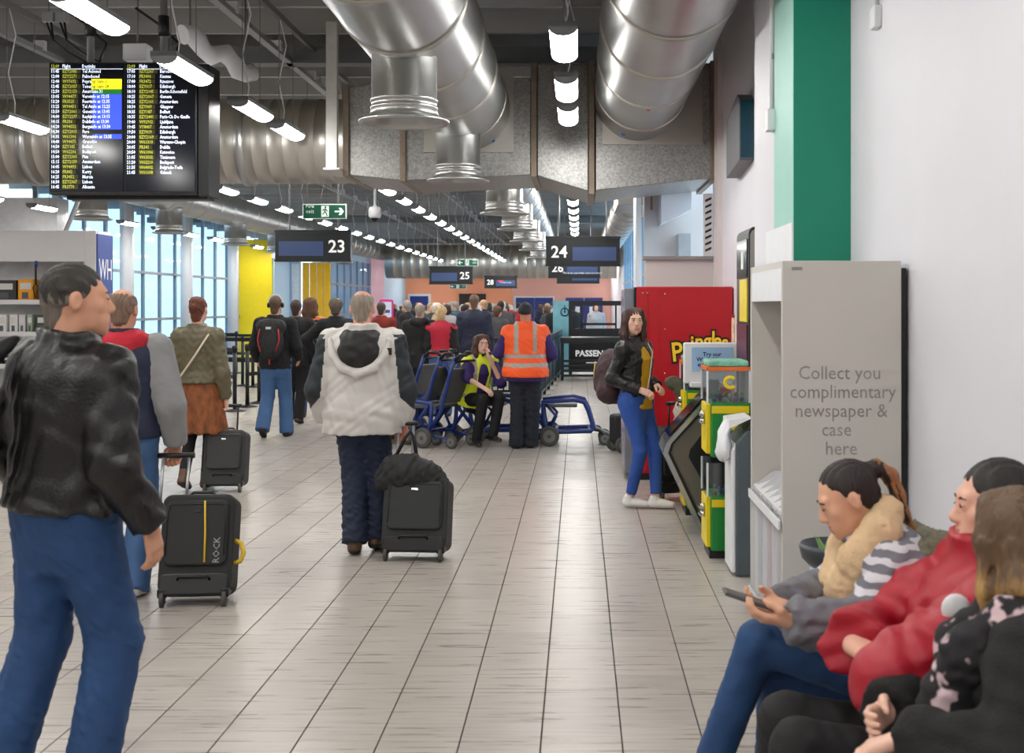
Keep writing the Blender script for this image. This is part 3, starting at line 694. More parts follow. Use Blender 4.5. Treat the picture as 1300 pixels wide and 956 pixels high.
MB().box((Kp(878, 0, 8.5)[0], 8.494, W(0, 471, 8.5).z), (Kp(930, 0, 8.5)[0], 8.5, W(0, 441, 8.5).z)).build('paper_notice', mat('notice_blue', (156, 194, 232), .5, var=.02), hd)
g = MB()
for s, px, py in (('Try our', 904, 450), ('Washable', 899, 456.5), ('exclusive', 899, 463)):
    p = W(px, py, 8.492); add_text(g, s, .042, facing(p), 'CENTER', 2, .001)
g.build('notice_text', mat('ink', (30, 44, 84), .6), hd)
MB().box((Kp(876, 0, 8.5)[0], 8.47, W(0, 492, 8.5).z), (Kp(930, 0, 8.5)[0], 8.6, W(0, 485, 8.5).z)).build('display_tray', M_white, kk, bevel=.01)

# ------------------------------------------------------------------ capsule toy machines
M_cy = mat('capsule_yellow', (236, 208, 20), .35, var=.06); M_cg = mat('capsule_green', (20, 130, 50), .4, var=.08)
caps_cols = [mat('toy_%d' % i, c, .3) for i, c in enumerate(((90, 60, 130), (60, 150, 80), (70, 60, 80), (150, 150, 160), (120, 90, 60), (60, 70, 150)))]
def capsule_machine(x0, x1, y0, y1, label, htop, group):
    t = thing('capsule_machine', label, 'toy machine', ((x0+x1)/2, (y0+y1)/2, 0))
    MB().box((x0+.02, y0+.02, 0), (x1, y1, .05)).build('foot', M_black, t)
    for k, z in ((0, .05), (1, .645*htop/1.26)):
        h = .56*htop/1.26; zb = z+h*.62
        MB().box((x0+.03, y0, z), (x1, y1, zb)).build('green_case', M_cg, t, bevel=.01)
        MB().box((x0+.0, y0+.03, z+.02), (x0+.03, y1-.03, zb-.01)).build('yellow_front', M_cy, t, bevel=.006)
        m = MB()
        for zz in (z+h*.40, z+h*.48):
            m.cyl((x0+.005, y0+.10, zz), (x0-.03, y0+.10, zz), .022, 12); m.cbox((x0-.035, y0+.10, zz), (.012, .07, .016))
        m.build('coin_knob', M_chrome, t)
        g = MB(); g.box((x0+.033, y0-.003, z+h*.5), (x1-.01, y0, z+h*.585)); g.build('yellow_band', M_cy, t)
        g = MB(); cx, cz = x0+.21, z+h*.34
        g.prism([(cx+(.045 if i % 2 else .075)*math.cos(i*math.pi/8), cz+(.045 if i % 2 else .075)*math.sin(i*math.pi/8)) for i in range(16)], y0-.004, y0); g.build('sun_print', M_cy, t)
        g = MB()
        for zz, dd in ((zb, zb+h*.38),):
            for (xa, ya) in ((x0+.0, y0), (x1-.012, y0), (x0+.0, y1-.012), (x1-.012, y1-.012)): g.box((xa, ya, zz), (xa+.012, ya+.012, dd))
        g.build('case_post', M_white, t)
        MB().box((x0+.006, y0+.003, zb), (x1-.006, y0+.008, zb+h*.38)).build('clear_side', M_clear, t)
        MB().box((x0+.006, y1-.008, zb), (x1-.006, y1-.003, zb+h*.38)).build('clear_side', M_clear, t)
        MB().box((x0+.003, y0+.01, zb), (x0+.008, y1-.01, zb+h*.38)).build('clear_side', M_clear, t)
        MB().box((x1-.03, y0+.012, zb), (x1-.01, y1-.012, zb+h*.38)).build('back_card', mat('card_grey', (150, 144, 140), .6, var=.2), t)
    ztop = .645*htop/1.26+.56*htop/1.26
    MB().box((x0, y0, ztop-.01), (x1, y1, ztop+.015)).build('orange_rim', mat('rim_orange', (228, 110, 40), .4), t)
    MB().box((x0+.01, y0+.01, ztop+.015), (x1-.01, y1-.01, htop)).build('top_card', mat('teal_card', (120, 184, 160), .5, var=.5, vs=26), t, bevel=.012)
    g = MB(); zc = .645*htop/1.26+.56*htop/1.26*.62+.13
    g.tube([(x0+.15+.034*math.cos(a), y0-.002, zc+.034*math.sin(a)) for a in np.linspace(.7, 5.6, 12)], .013, 6); g.build('yellow_badge', M_cy, t)
    first = None; k = 0
    rnd = random.Random(5)
    for tier in (0, 1):
        zb = (.05 if tier == 0 else .645*htop/1.26)+.56*htop/1.26*.62
        for i in range(6):
            for r in range(2):
                c = (x0+.055+i*.034+.012*r, y0+.045+.075*r, zb+.017+(.029 if (i+r) % 2 else 0))
                ob = MB().ball(c, .0165, 10).build('toy_capsule', caps_cols[rnd.randrange(6)])
                tag(ob, 'round toy capsule, %s from front, %s row, %s window of %s machine' % (ORD[i], ('near', 'rear')[r], ('lower', 'upper')[tier], group), 'toy', 'toy capsules in the %s window of the %s machine' % (('lower', 'upper')[tier], group))
    return t
capsule_machine(.81, 1.09, 7.5, 7.85, 'green and yellow capsule toy machine standing nearest, before the kiosk', 1.26, 'nearest toy')
capsule_machine(.80, 1.08, 9.05, 9.4, 'green and yellow capsule toy machine standing behind the kiosk display', 1.22, 'rear toy')

# ------------------------------------------------------------------ bin with white bag
bn = thing('litter_bin', 'dark grey litter bin with a white bag hanging over its front', 'bin', (1.0, 7.2, 0))
M_bin = mat('bin_grey', (74, 84, 90), .45)
MB().prism([(.93, .0), (1.10, .0), (1.10, .90), (1.06, .93), (1.0, .88), (.93, .80)], 7.0, 7.36).build('body', M_bin, bn, bevel=.015)
MB().prism([(.985, .86), (1.10, .90), (1.10, .95), (1.02, .925)], 6.995, 7.365).build('lid', M_black, bn, bevel=.008)
MB().prism([(.905, .02), (.935, .02), (.935, .80), (.905, .74)], 7.02, 7.34).build('white_front', M_white, bn, bevel=.012)
M_bag = mat('white_plastic', (232, 234, 238), .3, var=.04, bump=.6, bs=30)
fl = MB(); rnd = random.Random(3)
ring = []
for i, (z, r) in enumerate(((.93, .03), (.90, .055), (.84, .065), (.77, .075), (.72, .085), (.69, .06), (.68, .01))):
    ring.append([( .90-.03*(z < .85)+r*.55*math.cos(a)*(1+.18*math.sin(3*a+i)), 7.12+r*1.25*math.sin(a)*(1+.15*math.cos(2*a+i)), z+.012*math.sin(5*a+i)) for a in np.linspace(0, 2*math.pi, 20, endpoint=False)])
vs = [v for r in ring for v in r]; fs = [(i*20+j, i*20+(j+1) % 20, (i+1)*20+(j+1) % 20, (i+1)*20+j) for i in range(6) for j in range(20)]
fl.add(vs, fs, True); fl.prism([(.89, .88), (1.02, .94), (1.02, .95), (.89, .93)], 7.0, 7.30); fl.build('white_bag', M_bag, bn)

# ------------------------------------------------------------------ newspaper stand
M_st = mat('stand_grey', (196, 192, 186), .45, var=.02, vs=2); M_st2 = mat('stand_inner', (204, 203, 205), .5, var=.02)
ns = thing('newspaper_stand', 'tall pale grey newspaper stand with worn lettering on its side', 'stand', (1.1, 5.5, 0))
X0, X1, Y0, Y1, ZT = .86, 1.365, 5.0, 5.92, 1.80
MB().box((X0, Y0, 0), (X1, Y0+.03, ZT)).build('side_panel', M_st, ns, bevel=.004)
MB().box((X0, Y1-.03, 0), (X1, Y1, ZT)).build('side_panel', M_st, ns, bevel=.004)
MB().box((X1-.03, Y0+.03, 0), (X1, Y1-.03, ZT)).build('back_panel', M_st2, ns)
MB().box((X1, Y0+.01, 0), (X1+.022, Y1, ZT-.03)).build('black_gap_strip', M_black, ns)  # black strip standing in for the dark gap between stand and wall
MB().box((X0+.004, Y0+.03, ZT-.03), (X1-.03, Y1-.03, ZT)).build('top_panel', M_st, ns)
MB().box((X0+.002, Y0+.03, ZT-.17), (X0+.03, Y1-.03, ZT-.03)).build('header', M_white, ns)
MB().prism([(X0+.01, .70), (X1-.03, .86), (X1-.03, .88), (X0+.01, .72)], Y0+.03, Y1-.03).build('sloped_shelf', M_st2, ns)
MB().box((X0+.03, Y0+.03, .05), (X1-.03, Y1-.03, .08)).build('bottom_shelf', M_st2, ns)
MB().box((X0+.05, Y0+.03, 0), (X0+.07, Y1-.03, .08)).build('plinth', M_st2, ns)
M_acr = mat('frosted_acrylic', (226, 228, 232), .25, var=.02, alpha=.75)
for i in range(7):
    y = Y0+.06+i*.132
    MB().prism([(X0-.01, .20), (X0+.18, .20), (X0+.20, .80), (X0+.10, .79), (X0-.012, .70)], y-.003, y+.003).build('divider', M_acr, ns)
MB().box((X0-.014, Y0+.03, .18), (X0-.008, Y1-.03, .22)).build('lower_rail', M_acr, ns); MB().box((X0-.016, Y0+.0, .66), (X0-.008, Y1-.03, .70)).build('upper_rail', M_white, ns)
cols = ((214, 214, 216), (150, 40, 60), (224, 224, 220), (120, 132, 168), (232, 226, 200), (180, 180, 186))
for i in range(6):
    y = Y0+.06+i*.132
    for k in range(2):
        o = MB().prism([(X0+.01+k*.035, .20), (X0+.03+k*.035, .20), (X0+.035+k*.035, .64-.03*k), (X0+.015+k*.035, .64-.03*k)], y+.008, y+.122).build('newspaper', mat('paper_%d' % ((i+k*2) % 6), cols[(i+k*2) % 6], .7, var=.25, vs=30, stretch=(1, 1, 8)))
        tag(o, '%s folded newspaper in the stand, slot %s from the near side' % (('front', 'rear')[k], ORD[i]), 'newspaper', 'newspapers in the stand')
for o in [x for x in COL.objects if x.name.startswith('newspaper') and x.type == 'MESH' and x.parent is None and 'category' in x and x['category'] == 'newspaper']: pass
tx = MB(); M_worn = mat('worn_print', (144, 141, 138), .7, var=.30, vs=18)
for s, px, py, sz in (('Collect you', 1066, 474, .081), ('complimentary', 1070, 498, .081), ('newspaper &', 1068, 522, .081), ('case', 1062, 546, .081), ('here', 1068, 570, .081)):
    p = W(px, py, Y0-.002); add_text(tx, s, sz, facing(p), 'CENTER', 2, 0, 0, .92)
tx.cbox(W(1012, 341, Y0-.002), (.045, .002, .014))
tx.build('lettering', M_worn, ns)

# waste bin behind the seats
p = (.965, 4.45); wb = thing('waste_bin', 'round bin with dark rim and pale blue liner beside the newspaper stand', 'bin', (p[0], p[1], 0))
MB().lathe([(.085, 0), (.095, .64), (.085, .64)], (p[0], p[1], 0), 'z', 28).build('liner', mat('liner_blue', (176, 200, 226), .35, var=.06, vs=14, stretch=(6, 6, .4)), wb)
MB().lathe([(.085, .62), (.125, .66), (.135, .70), (.128, .715), (.10, .69), (.05, .67), (0, .665)], (p[0], p[1], 0), 'z', 28).build('rim', mat('rim_dark', (52, 58, 66), .4), wb)
t = MB()
for i in range(7):
    a = i*2.4; t.add([(p[0]-.03, p[1], .67), (p[0]-.03+.02*math.cos(a), p[1]+.02*math.sin(a), .70), (p[0]-.03+.05*math.cos(a+.3), p[1]+.05*math.sin(a+.3), .735+.01*(i % 3)), (p[0]-.03+.03*math.cos(a+.9), p[1]+.03*math.sin(a+.9), .69)], [(0,1,2,3)])
tag(t.build('green_wrapper', mat('wrapper_green', (120, 160, 90), .5)), 'crumpled green wrapper lying on the round bin', 'wrapper')

# ------------------------------------------------------------------ shop shelves at left
M_fas = mat('fascia_white', (226, 224, 226), .4, var=.02)
sh = thing('shop_gondola', 'white shop shelving unit with a blue end sign at the hall edge', 'shop shelf', (-7, 14.2, 0))
GX = -5.72; GL = -10.4
MB().box((GL, 14.0, 2.13), (GX-.02, 14.06, 2.50)).build('fascia', M_fas, sh, bevel=.006)
MB().box((GX-.14, 13.99, 0), (GX, 14.06, 2.50)).build('end_post', M_fas, sh, bevel=.006)
MB().box((GL, 14.06, 2.46), (GX, 14.45, 2.50)).build('top_panel', M_fas, sh)
MB().box((GL, 14.40, 0), (GX, 14.45, 2.46)).build('back_panel', mat('shop_back', (222, 222, 224), .5), sh)
MB().box((GX, 14.0, .0), (GX+.02, 14.45, 2.46)).build('end_sign', mat('shop_blue', (62, 82, 158), .4), sh)
tx = MB(); add_text(tx, 'WH', .36, facing((GX+.022, 14.225, 2.03), 'right'), 'CENTER', 3, 0, 0, .62); add_text(tx, 'S', .36, facing((GX+.022, 14.225, 1.62), 'right'), 'CENTER', 3, 0, 0, .62)
tx.build('sign_lettering', M_sw, sh)
M_shelf = mat('shelf_grey', (186, 190, 182), .4)
for z in (1.66, 1.28, .90, .50):
    MB().box((GL, 14.0, z-.03), (GX-.14, 14.40, z)).build('shelf', M_shelf, sh)
    MB().box((GL, 13.99, z-.035), (GX-.14, 14.0, z+.02)).build('price_rail', M_fas, sh)
M_pk = {}
def pack(px0, px1, py0, py1, rgb, label, grp, hz):
    a = W(px0, py1, 14.03); c = W(px1, py0, 14.03); z = hz
    t = MB(); t.box((a.x, 14.03, z), (c.x, 14.22, z+(c.z-a.z)))
    t.cm = 1; h = c.z-a.z; w = c.x-a.x
    t.box((a.x+.12*w, 14.027, z+.55*h), (c.x-.12*w, 14.03, z+.85*h)); t.cm = 2; t.box((a.x+.25*w, 14.027, z+.12*h), (c.x-.3*w, 14.03, z+.42*h))
    o = t.build('boxed_product', [mat('pk%d_%d_%d' % rgb, rgb, .4, var=.12), mat('pack_pale', (214, 214, 210), .5), mat('pack_grey', (90, 92, 96), .5)], bevel=.003)
    tag(o, label, 'box', grp)
g1 = 'boxed products on the top shop shelf'; g2 = 'slim packs on the second shop shelf'
pack(-10, 20, 337, 364, (58, 58, 60), 'dark boxed product at the left end of the top shop shelf', g1, 1.66)
pack(23, 42, 336, 364, (238, 160, 20), 'bright orange boxed product on the top shop shelf', g1, 1.66)
pack(53, 74, 337, 364, (52, 52, 56), 'dark boxed product right of the orange box on the shop shelf', g1, 1.66)
pack(77, 98, 339, 364, (128, 124, 120), 'grey boxed product near the end post of the shop shelf', g1, 1.66)
for i, (a, c, rgb, cl) in enumerate(((-4, 8, (228, 228, 226), 'white pack with black print'), (12, 22, (224, 222, 224), 'white pack with a narrow dark picture'), (24, 32, (206, 200, 206), 'plain pale lilac pack'), (34.5, 41, (150, 168, 150), 'slim grey green pack'), (46, 60, (66, 74, 66), 'dark pack with a yellow mark'), (64, 76, (200, 200, 198), 'light grey pack'), (80, 96, (210, 206, 200), 'pale cream pack'))):
    pack(a, c, 374, 398, rgb, '%s on the second shop shelf' % cl, g2, 1.28)
for i in range(9):
    pack(-6+i*11, 2+i*11, 412, 424, ((70, 72, 66), (40, 40, 44), (150, 150, 130))[i % 3], 'small dark packet, %s along the third shop shelf' % ORD[i], 'small packets on the third shop shelf', .90)
lx = W(45, 350, 13.96)
t = thing('hanging_lanyard', 'black lanyard with blue clip hanging in front of the orange box', 'lanyard', (lx.x, 13.96, 1.7))
MB().tube([(lx.x, 13.98, 2.14), (lx.x, 13.965, 2.05), (lx.x+.005, 13.96, 1.86)], .012, 6).build('strap', M_black, t)
MB().tube([(lx.x-.03, 13.96, 1.82), (lx.x+.005, 13.96, 1.88), (lx.x+.04, 13.96, 1.82), (lx.x, 13.96, 1.70), ], .008, 6, closed=True).build('loop', M_black, t)
MB().cbox((lx.x, 13.975, 2.10), (.03, .02, .06)).build('blue_clip', mat('clip_blue', (40, 80, 170), .4), t)
t = thing('standing_pole', 'slanted grey pole rising behind the shop shelves', 'pole', (-6.6, 15.5, 0))
a = W(84, 292, 15.5); c = W(103, 246, 15.5); d = (c-a)*1.0
MB().cyl(Vector((a.x-(c.x-a.x)*(a.z/(c.z-a.z)), 15.5, 0)), c+d*((4.465-c.z)/d.z), .03, 10).build('tube', M_grey, t)

# ------------------------------------------------------------------ queue barriers
def stanchion(x, y, rz, label, belt=1.6, rows_=(.93,), first=[None]):
    t = thing('queue_post', label, 'barrier post', (x, y, 0), rz, 'black belt barrier posts at the queue')
    MB().lathe([(.16, 0), (.16, .012), (.10, .03), (.035, .04)], (0, 0, 0), 'z', 20).build('base', M_blackmetal, t, local=True)
    MB().cyl((0, 0, .03), (0, 0, .98), .032, 12).build('post', M_blackmetal, t, local=True)
    MB().lathe([(.04, .90), (.042, .98), (.03, 1.0), (0, 1.0)], (0, 0, 0), 'z', 14).build('belt_head', M_black, t, local=True)
    if belt:
        for z in (.93, .52): MB().box((.04, -.002, z-.03), (belt-.04, .002, z+.03)).build('belt', M_black, t, local=True)
    return t
k = 0
for (px, py, rz, bl) in ((298, 522, 2.2, 1.5), (314, 516.6, 1.2, 1.3), (329, 512, .9, 1.2), (308, 490, 2.6, 1.4), (321, 491.7, 2.8, 1.2), (333, 488, 3.0, 1.3), (380, 497, 2.2, 1.2), (285, 486, 3.1, 1.5), (255, 490, 3.1, 1.5), (226, 486, 3.1, 1.5), (345, 478, 3.0, 1.5), (196, 489, 3.1, 1.4), (415, 484, 2.9, 1.5), (300, 474, 3.1, 1.5)):
    Y = 2415/(py-388); k += 1
    stanchion((px-CX)*Y/F, Y, rz, 'black queue barrier post at the left queue, %s of the posts' % ORD[k-1], bl)
M_tealbar = mat('teal_bar', (62, 92, 104), .4, var=.06)
def railing(p0, p1, label, nb, h=1.0):
    p0 = Vector(p0); p1 = Vector(p1); t = thing('queue_railing', label, 'railing', p0)
    MB().obox(p0+Vector((0, 0, h)), p1+Vector((0, 0, h)), .06, .09).build('top_rail', M_blackmetal, t)
    MB().obox(p0+Vector((0, 0, .12)), p1+Vector((0, 0, .12)), .04, .04).build('bottom_rail', M_blackmetal, t)
    for i in range(nb+1):
        q = p0.lerp(p1, i/nb)
        MB().cyl((q.x, q.y, .12), (q.x, q.y, h), .016, 6).build('bar', M_tealbar, t)
    n = max(2, int((p1-p0).length/1.1)+1)
    for i in range(n):
        q = p0.lerp(p1, i/(n-1)); MB().cyl((q.x, q.y, 0), (q.x, q.y, h), .028, 8).build('post', M_blackmetal, t); MB().cyl((q.x, q.y, 0), (q.x, q.y, .015), .12, 12).build('foot', M_grey, t)
    return t
railing((-3.3, 20.6, 0), (-.72, 20.6, 0), 'dark railing with teal vertical bars behind the wheelchairs', 26)
railing((-.66, 20.0, 0), (-.42, 27.5, 0), 'teal barred railing running away beside the clear aisle', 40)
railing((-5.0, 24.2, 0), (-3.5, 24.2, 0), 'short dark railing with teal bars in front of the far crowd', 14)
# stacked dark barriers before the sign frame
t = thing('barrier_stack', 'stack of dark horizontal barrier rails under a black slab', 'barrier', (.25, 25.8, 0))
MB().box((-.40, 25.3, .80), (1.15, 26.2, .93)).build('top_slab', M_dark, t, bevel=.02)
for x in (-.36, 1.08): 
    for y in (25.4, 26.1): MB().box((x-.03, y-.03, 0), (x+.03, y+.03, .8)).build('leg', M_blackmetal, t)
for i in range(4): MB().box((-.37, 25.36, .08+i*.105), (1.1, 25.44, .13+i*.105)).build('rail', M_blackmetal, t)
t = thing('aisle_sign', 'black framed aisle sign with white word and arrow', 'sign', (.35, 26.9, 0))
a = W(722, 382, 26.9); c = W(793, 388, 26.9)
for x in (a.x+.04, 1.02): MB().box((x-.04, 26.86, 0), (x+.04, 26.94, a.z)).build('post', M_blackmetal, t)
MB().box((a.x, 26.85, c.z), (1.07, 26.95, a.z)).build('top_bar', M_blackmetal, t)
pb = MB().box((a.x+.06, 26.87, .12), (1.0, 26.93, W(0, 417, 26.9).z)).build('panel', M_dark, t)
MB().box((.06, 26.88, W(0, 413, 26.9).z), (.84, 26.92, W(0, 410, 26.9).z)).build('inner_rail', M_blackmetal, t)
for x in (.06, .84): MB().box((x-.02, 26.88, W(0, 417, 26.9).z), (x+.02, 26.92, W(0, 386, 26.9).z)).build('inner_post', M_blackmetal, t)
g = MB(); p = W(757, 449, 26.865); add_text(g, 'PASSENGERS', .19, facing((p.x+.06, 26.865, p.z)), 'CENTER', 2, .006)
p = W(744, 460, 26.865); q = W(776, 460, 26.865)
g.box((p.x, 26.862, p.z-.02), (q.x-.06, 26.866, p.z+.02)); g.prism([(q.x-.12, p.z-.06), (q.x, p.z), (q.x-.12, p.z+.06)], 26.862, 26.866)
g.build('lettering', M_sw, pb)
# advertising panel and pink information totem
t = thing('advert_panel', 'pale blue advertising panel with cloudy print beside the aisle sign', 'panel', (-.4, 27.6, 0))
a = W(702, 382, 27.6); c = W(726, 382, 27.6)
pn = MB().box((a.x, 27.6, .05), (c.x, 27.68, a.z)).build('panel', mat('advert_blue', (120, 180, 214), .4, var=.55, vs=1.6), t)
g = MB(); q = W(717, 396, 27.598)
g.tube([(q.x+.09*math.cos(a_), 27.596, q.z+.09*math.sin(a_)) for a_ in np.linspace(0, 6.28, 16, endpoint=False)], .016, 6, closed=True); g.tube([(q.x, 27.596, q.z-.02), (q.x, 27.596, q.z+.16)], .016, 6); g.build('emblem', mat('navy_ink', (30, 50, 90), .5), pn)
t = thing('pink_totem', 'slim pink framed information totem beside the crowd', 'totem', W(490, 420, 23.5))
a = W(481, 380, 23.5); c = W(499, 426, 23.5)
MB().box((a.x, 23.5, 0), (c.x, 23.6, a.z)).build('frame', mat('magenta', (196, 30, 130), .4), t, bevel=.04)
fc = MB().box((a.x+.03, 23.49, c.z-.25), (c.x-.03, 23.5, a.z-.05)).build('face', mat('totem_face', (214, 220, 240), .4, var=.06), t)
g = MB(); g.box((a.x+.06, 23.486, a.z-.27), (c.x-.06, 23.49, a.z-.21)); g.box((a.x+.10, 23.486, a.z-.50), (c.x-.14, 23.49, a.z-.34)); g.build('print', mat('print_blue', (60, 80, 140), .5), fc)

# ------------------------------------------------------------------ airport wheelchairs
M_wc = mat('wheelchair_blue', (28, 52, 122), .35, var=.06); M_tyre = mat('tyre_grey', (70, 70, 66), .6); M_hub = mat('hub_grey', (108, 108, 104), .5); M_seatg = mat('seat_vinyl', (84, 86, 90), .5, bump=.1)
def wheel(c, r, w, parent, name='wheel'):
    o = MB().lathe([(r-.012, -w/2), (r, -w/2+.008), (r, w/2-.008), (r-.012, w/2)], c, 'y', 22).build(name, M_tyre, parent, local=True)
    MB().lathe([(r*.62, -w/2-.004), (r*.62, w/2+.004)], c, 'y', 18).build('hub', M_hub, o, local=True)
    MB().lathe([(r*.2, -w/2-.01), (r*.2, w/2+.01)], c, 'y', 12).build('axle_cap', M_tyre, o, local=True)
def wheelchair(x, y, rz, label):
    """faces local +X"""
    t = thing('wheelchair', label, 'wheelchair', (x, y, 0), rz, 'blue airport wheelchairs')
    for s in (-1, 1):
        Y = .25*s
        loop = [(-.06, Y, .50), (.30, Y, .53), (.42, Y, .50), (.47, Y, .40), (.53, Y, .20), (.50, Y, .17), (.10, Y, .16), (-.02, Y, .17), (-.05, Y, .30)]
        MB().tube(loop, .027, 10, closed=True).build('side_frame', M_wc, t, local=True)
        MB().tube([(0, Y, .17), (-.18, Y, .40), (-.30, Y, .80), (-.38, Y, 1.02)], .022, 8).build('back_post', M_wc, t, local=True)
        MB().tube([(-.38, Y, 1.0), (-.45, Y, 1.06), (-.54, Y, 1.06)], .020, 8).build('push_handle', M_black, t, local=True)
        MB().tube([(.02, Y, .18), (.10, Y, .34), (-.02, Y, .48)], .018, 8).build('strut', M_wc, t, local=True)
        wheel((.02, Y+.05*s, .115), .115, .05, t, 'wheel'); wheel((-.30, Y*.8, .075), .075, .04, t, 'rear_wheel')
        MB().tube([(.0, Y, .15), (-.30, Y*.8, .10)], .016, 6).build('rear_stay', M_wc, t, local=True)
        wheel((.66, Y*.75, .075), .075, .04, t, 'caster')
        MB().tube([(.50, Y*.9, .19), (.60, Y*.8, .17), (.66, Y*.75, .085)], .018, 8).build('caster_fork', M_black, t, local=True)
    MB().obox((.52, 0, .20), (.78, 0, .08), .30, .02).build('footplate', M_black, t, local=True)
    MB().box((-.10, -.24, .44), (.34, .24, .48)).build('seat', M_seatg, t, bevel=.012, local=True)
    MB().obox((-.15, 0, .50), (-.31, 0, .90), .46, .03, up=(1, 0, .4)).build('backrest', M_seatg, t, bevel=.01, local=True)
    for z, xx in ((.17, .1), (.17, .48)): MB().tube([(xx, -.25, z), (xx, .25, z)], .018, 8).build('cross_bar', M_wc, t, local=True)
    MB().tube([(-.36, -.25, .98), (-.36, .25, .98)], .015, 8).build('push_bar', M_black, t, local=True)
    return t
wheelchair(-.36, 13.82, 0.0, 'blue airport wheelchair with open side frame right of the orange vest')
wheelchair(-1.18, 14.0, -.12, 'blue airport wheelchair under the seated staff member')
wheelchair(-1.60, 13.6, math.pi-.5, 'blue airport wheelchair nested left, nearest of the stacked ones')
wheelchair(-1.84, 13.95, math.pi-.42, 'blue airport wheelchair nested in the middle of the stacked ones')
wheelchair(-2.1, 14.5, math.pi-.40, 'blue airport wheelchair nested at the back of the stacked ones')

# ------------------------------------------------------------------ luggage
M_case = mat('case_black', (26, 27, 29), .65, var=.15, bump=.15, bs=220); M_case2 = mat('case_charcoal', (36, 40, 42), .6, var=.12, bump=.12, bs=240); M_case3 = mat('case_greyblack', (42, 42, 42), .6, var=.1, bump=.2, bs=300)
M_alu = mat('handle_alu', (200, 202, 206), .3, metal=.8); M_ysh = mat('yellow_trim', (214, 178, 40), .5)
def suitcase(x, y, rz, w, h, d, lean, label, mt, hl, hm, trim, hx=0., hw=.075):
    """wheels at the origin, back of the case towards local -Y, leaning towards +Y"""
    t = thing('suitcase', label, 'suitcase', (x, y, 0), rz)
    R = Matrix.Translation((0, 0, .045)) @ Matrix.Rotation(-lean, 4, 'X')
    r = .05
    def rr(w_, h_, r_, z0, n=5):
        pts = []
        for cx, cz, a0 in ((w_/2-r_, z0+r_, -90), (w_/2-r_, z0+h_-r_, 0), (-w_/2+r_, z0+h_-r_, 90), (-w_/2+r_, z0+r_, 180)):
            for i in range(n+1):
                a = math.radians(a0+90*i/n); pts.append((cx+r_*math.cos(a), cz+r_*math.sin(a)))
        return pts
    MB().prism(rr(w, h, r, .03), 0, d, smooth=False).build('body', mt, t, bevel=.018, local=True, xf=R)
    MB().prism(rr(w*.86, h*.66, .04, .03+h*.27), -.025, .01).build('front_pocket', mt, t, bevel=.012, local=True, xf=R)
    MB().prism(rr(w*.94, h*.22, .03, .02), -.012, d*.6).build('base_guard', M_black, t, bevel=.01, local=True, xf=R)
    g = MB(); zz = .03+h*.27+h*.60
    g.tube([(-w*.40, -.027, zz-h*.5), (-w*.40, -.027, zz-.03), (-w*.36, -.027, zz+.01), (w*.36, -.027, zz+.01), (w*.40, -.027, zz-.03), (w*.40, -.027, zz-h*.5)], .004, 6)
    g.build('zip', trim if trim is not None and trim is not M_ysh else M_black, t, local=True, xf=R)
    if trim is M_ysh:
        MB().tube([(w*.14, -.028, .03+h*.30), (w*.13, -.03, .03+h*.6), (w*.10, -.028, .03+h*.92)], .0055, 6).build('yellow_zip', M_ysh, t, local=True, xf=R)
        MB().tube([(w/2, .06, .03+h*.30), (w/2+.035, .06, .03+h*.32), (w/2+.05, .06, .03+h*.40), (w/2+.035, .06, .03+h*.50), (w/2, .06, .03+h*.53)], .013, 8).build('yellow_side_handle', M_ysh, t, local=True, xf=R)
        g = MB(); add_text(g, 'ROCK', .05, Matrix.Translation((w*.30, -.028, .03+h*.42)) @ Matrix(((1,0,0),(0,0,-1),(0,1,0))).to_4x4() @ Matrix.Rotation(math.pi/2, 4, 'Z'), 'CENTER', 1)
        g.build('print', M_grey, t, local=True, xf=R)
    g = MB(); g.tube([(-w*.22, -.012, .10), (-w*.20, -.03, .115), (w*.20, -.03, .115), (w*.22, -.012, .10)], .008, 8); g.build('grab_handle', M_black, t, local=True, xf=R)
    g = MB(); g.cbox((0, -.03, .03+h*.82), (w*.10, .006, .014)); g.build('badge', M_chrome if trim is not M_ysh else M_black, t, local=True, xf=R)
    for s in (-1, 1):
        wl = MB().lathe([(.03, -.011), (.042, -.009), (.042, .009), (.03, .011)], (s*w*.42, .015, .042), 'x', 16).build('wheel', M_tyre, t, local=True)
        MB().cbox((s*w*.42, .03, .075), (.05, .06, .05)).build('wheel_housing', M_black, t, bevel=.008, local=True)
        MB().cyl((hx+s*hw, d*.55, .03+h-.05), (hx+s*hw, d*.55, .03+h+hl), .0085, 8).build('telescopic_tube', hm, t, local=True, xf=R)
    MB().tube([(hx-hw-.03, d*.55, .03+h+hl), (hx+hw+.03, d*.55, .03+h+hl)], .016, 10).build('pull_grip', M_black, t, local=True, xf=R)
    MB().tube([(-.07, d*.4, .03+h), (-.05, d*.4, .03+h+.02), (.05, d*.4, .03+h+.02), (.07, d*.4, .03+h)], .009, 8).build('top_handle', M_black, t, local=True, xf=R)
    return t
suitcase(-2.06, 6.30, .10, .385, .53, .22, .30, 'black trolley suitcase with yellow zip and yellow side handle', M_case, .235, M_alu, M_ysh, -.165, .07)
suitcase(-1.045, 7.42, -.06, .415, .46, .24, .25, 'charcoal trolley suitcase behind the man in the white jacket', M_case2, .36, M_grey, M_case2, -.11, .05)
suitcase(-3.07, 10.16, .05, .355, .47, .22, .22, 'dark grey wheeled suitcase pulled by the woman in the brown skirt', M_case3, .225, M_black, M_case3, 0, .075)
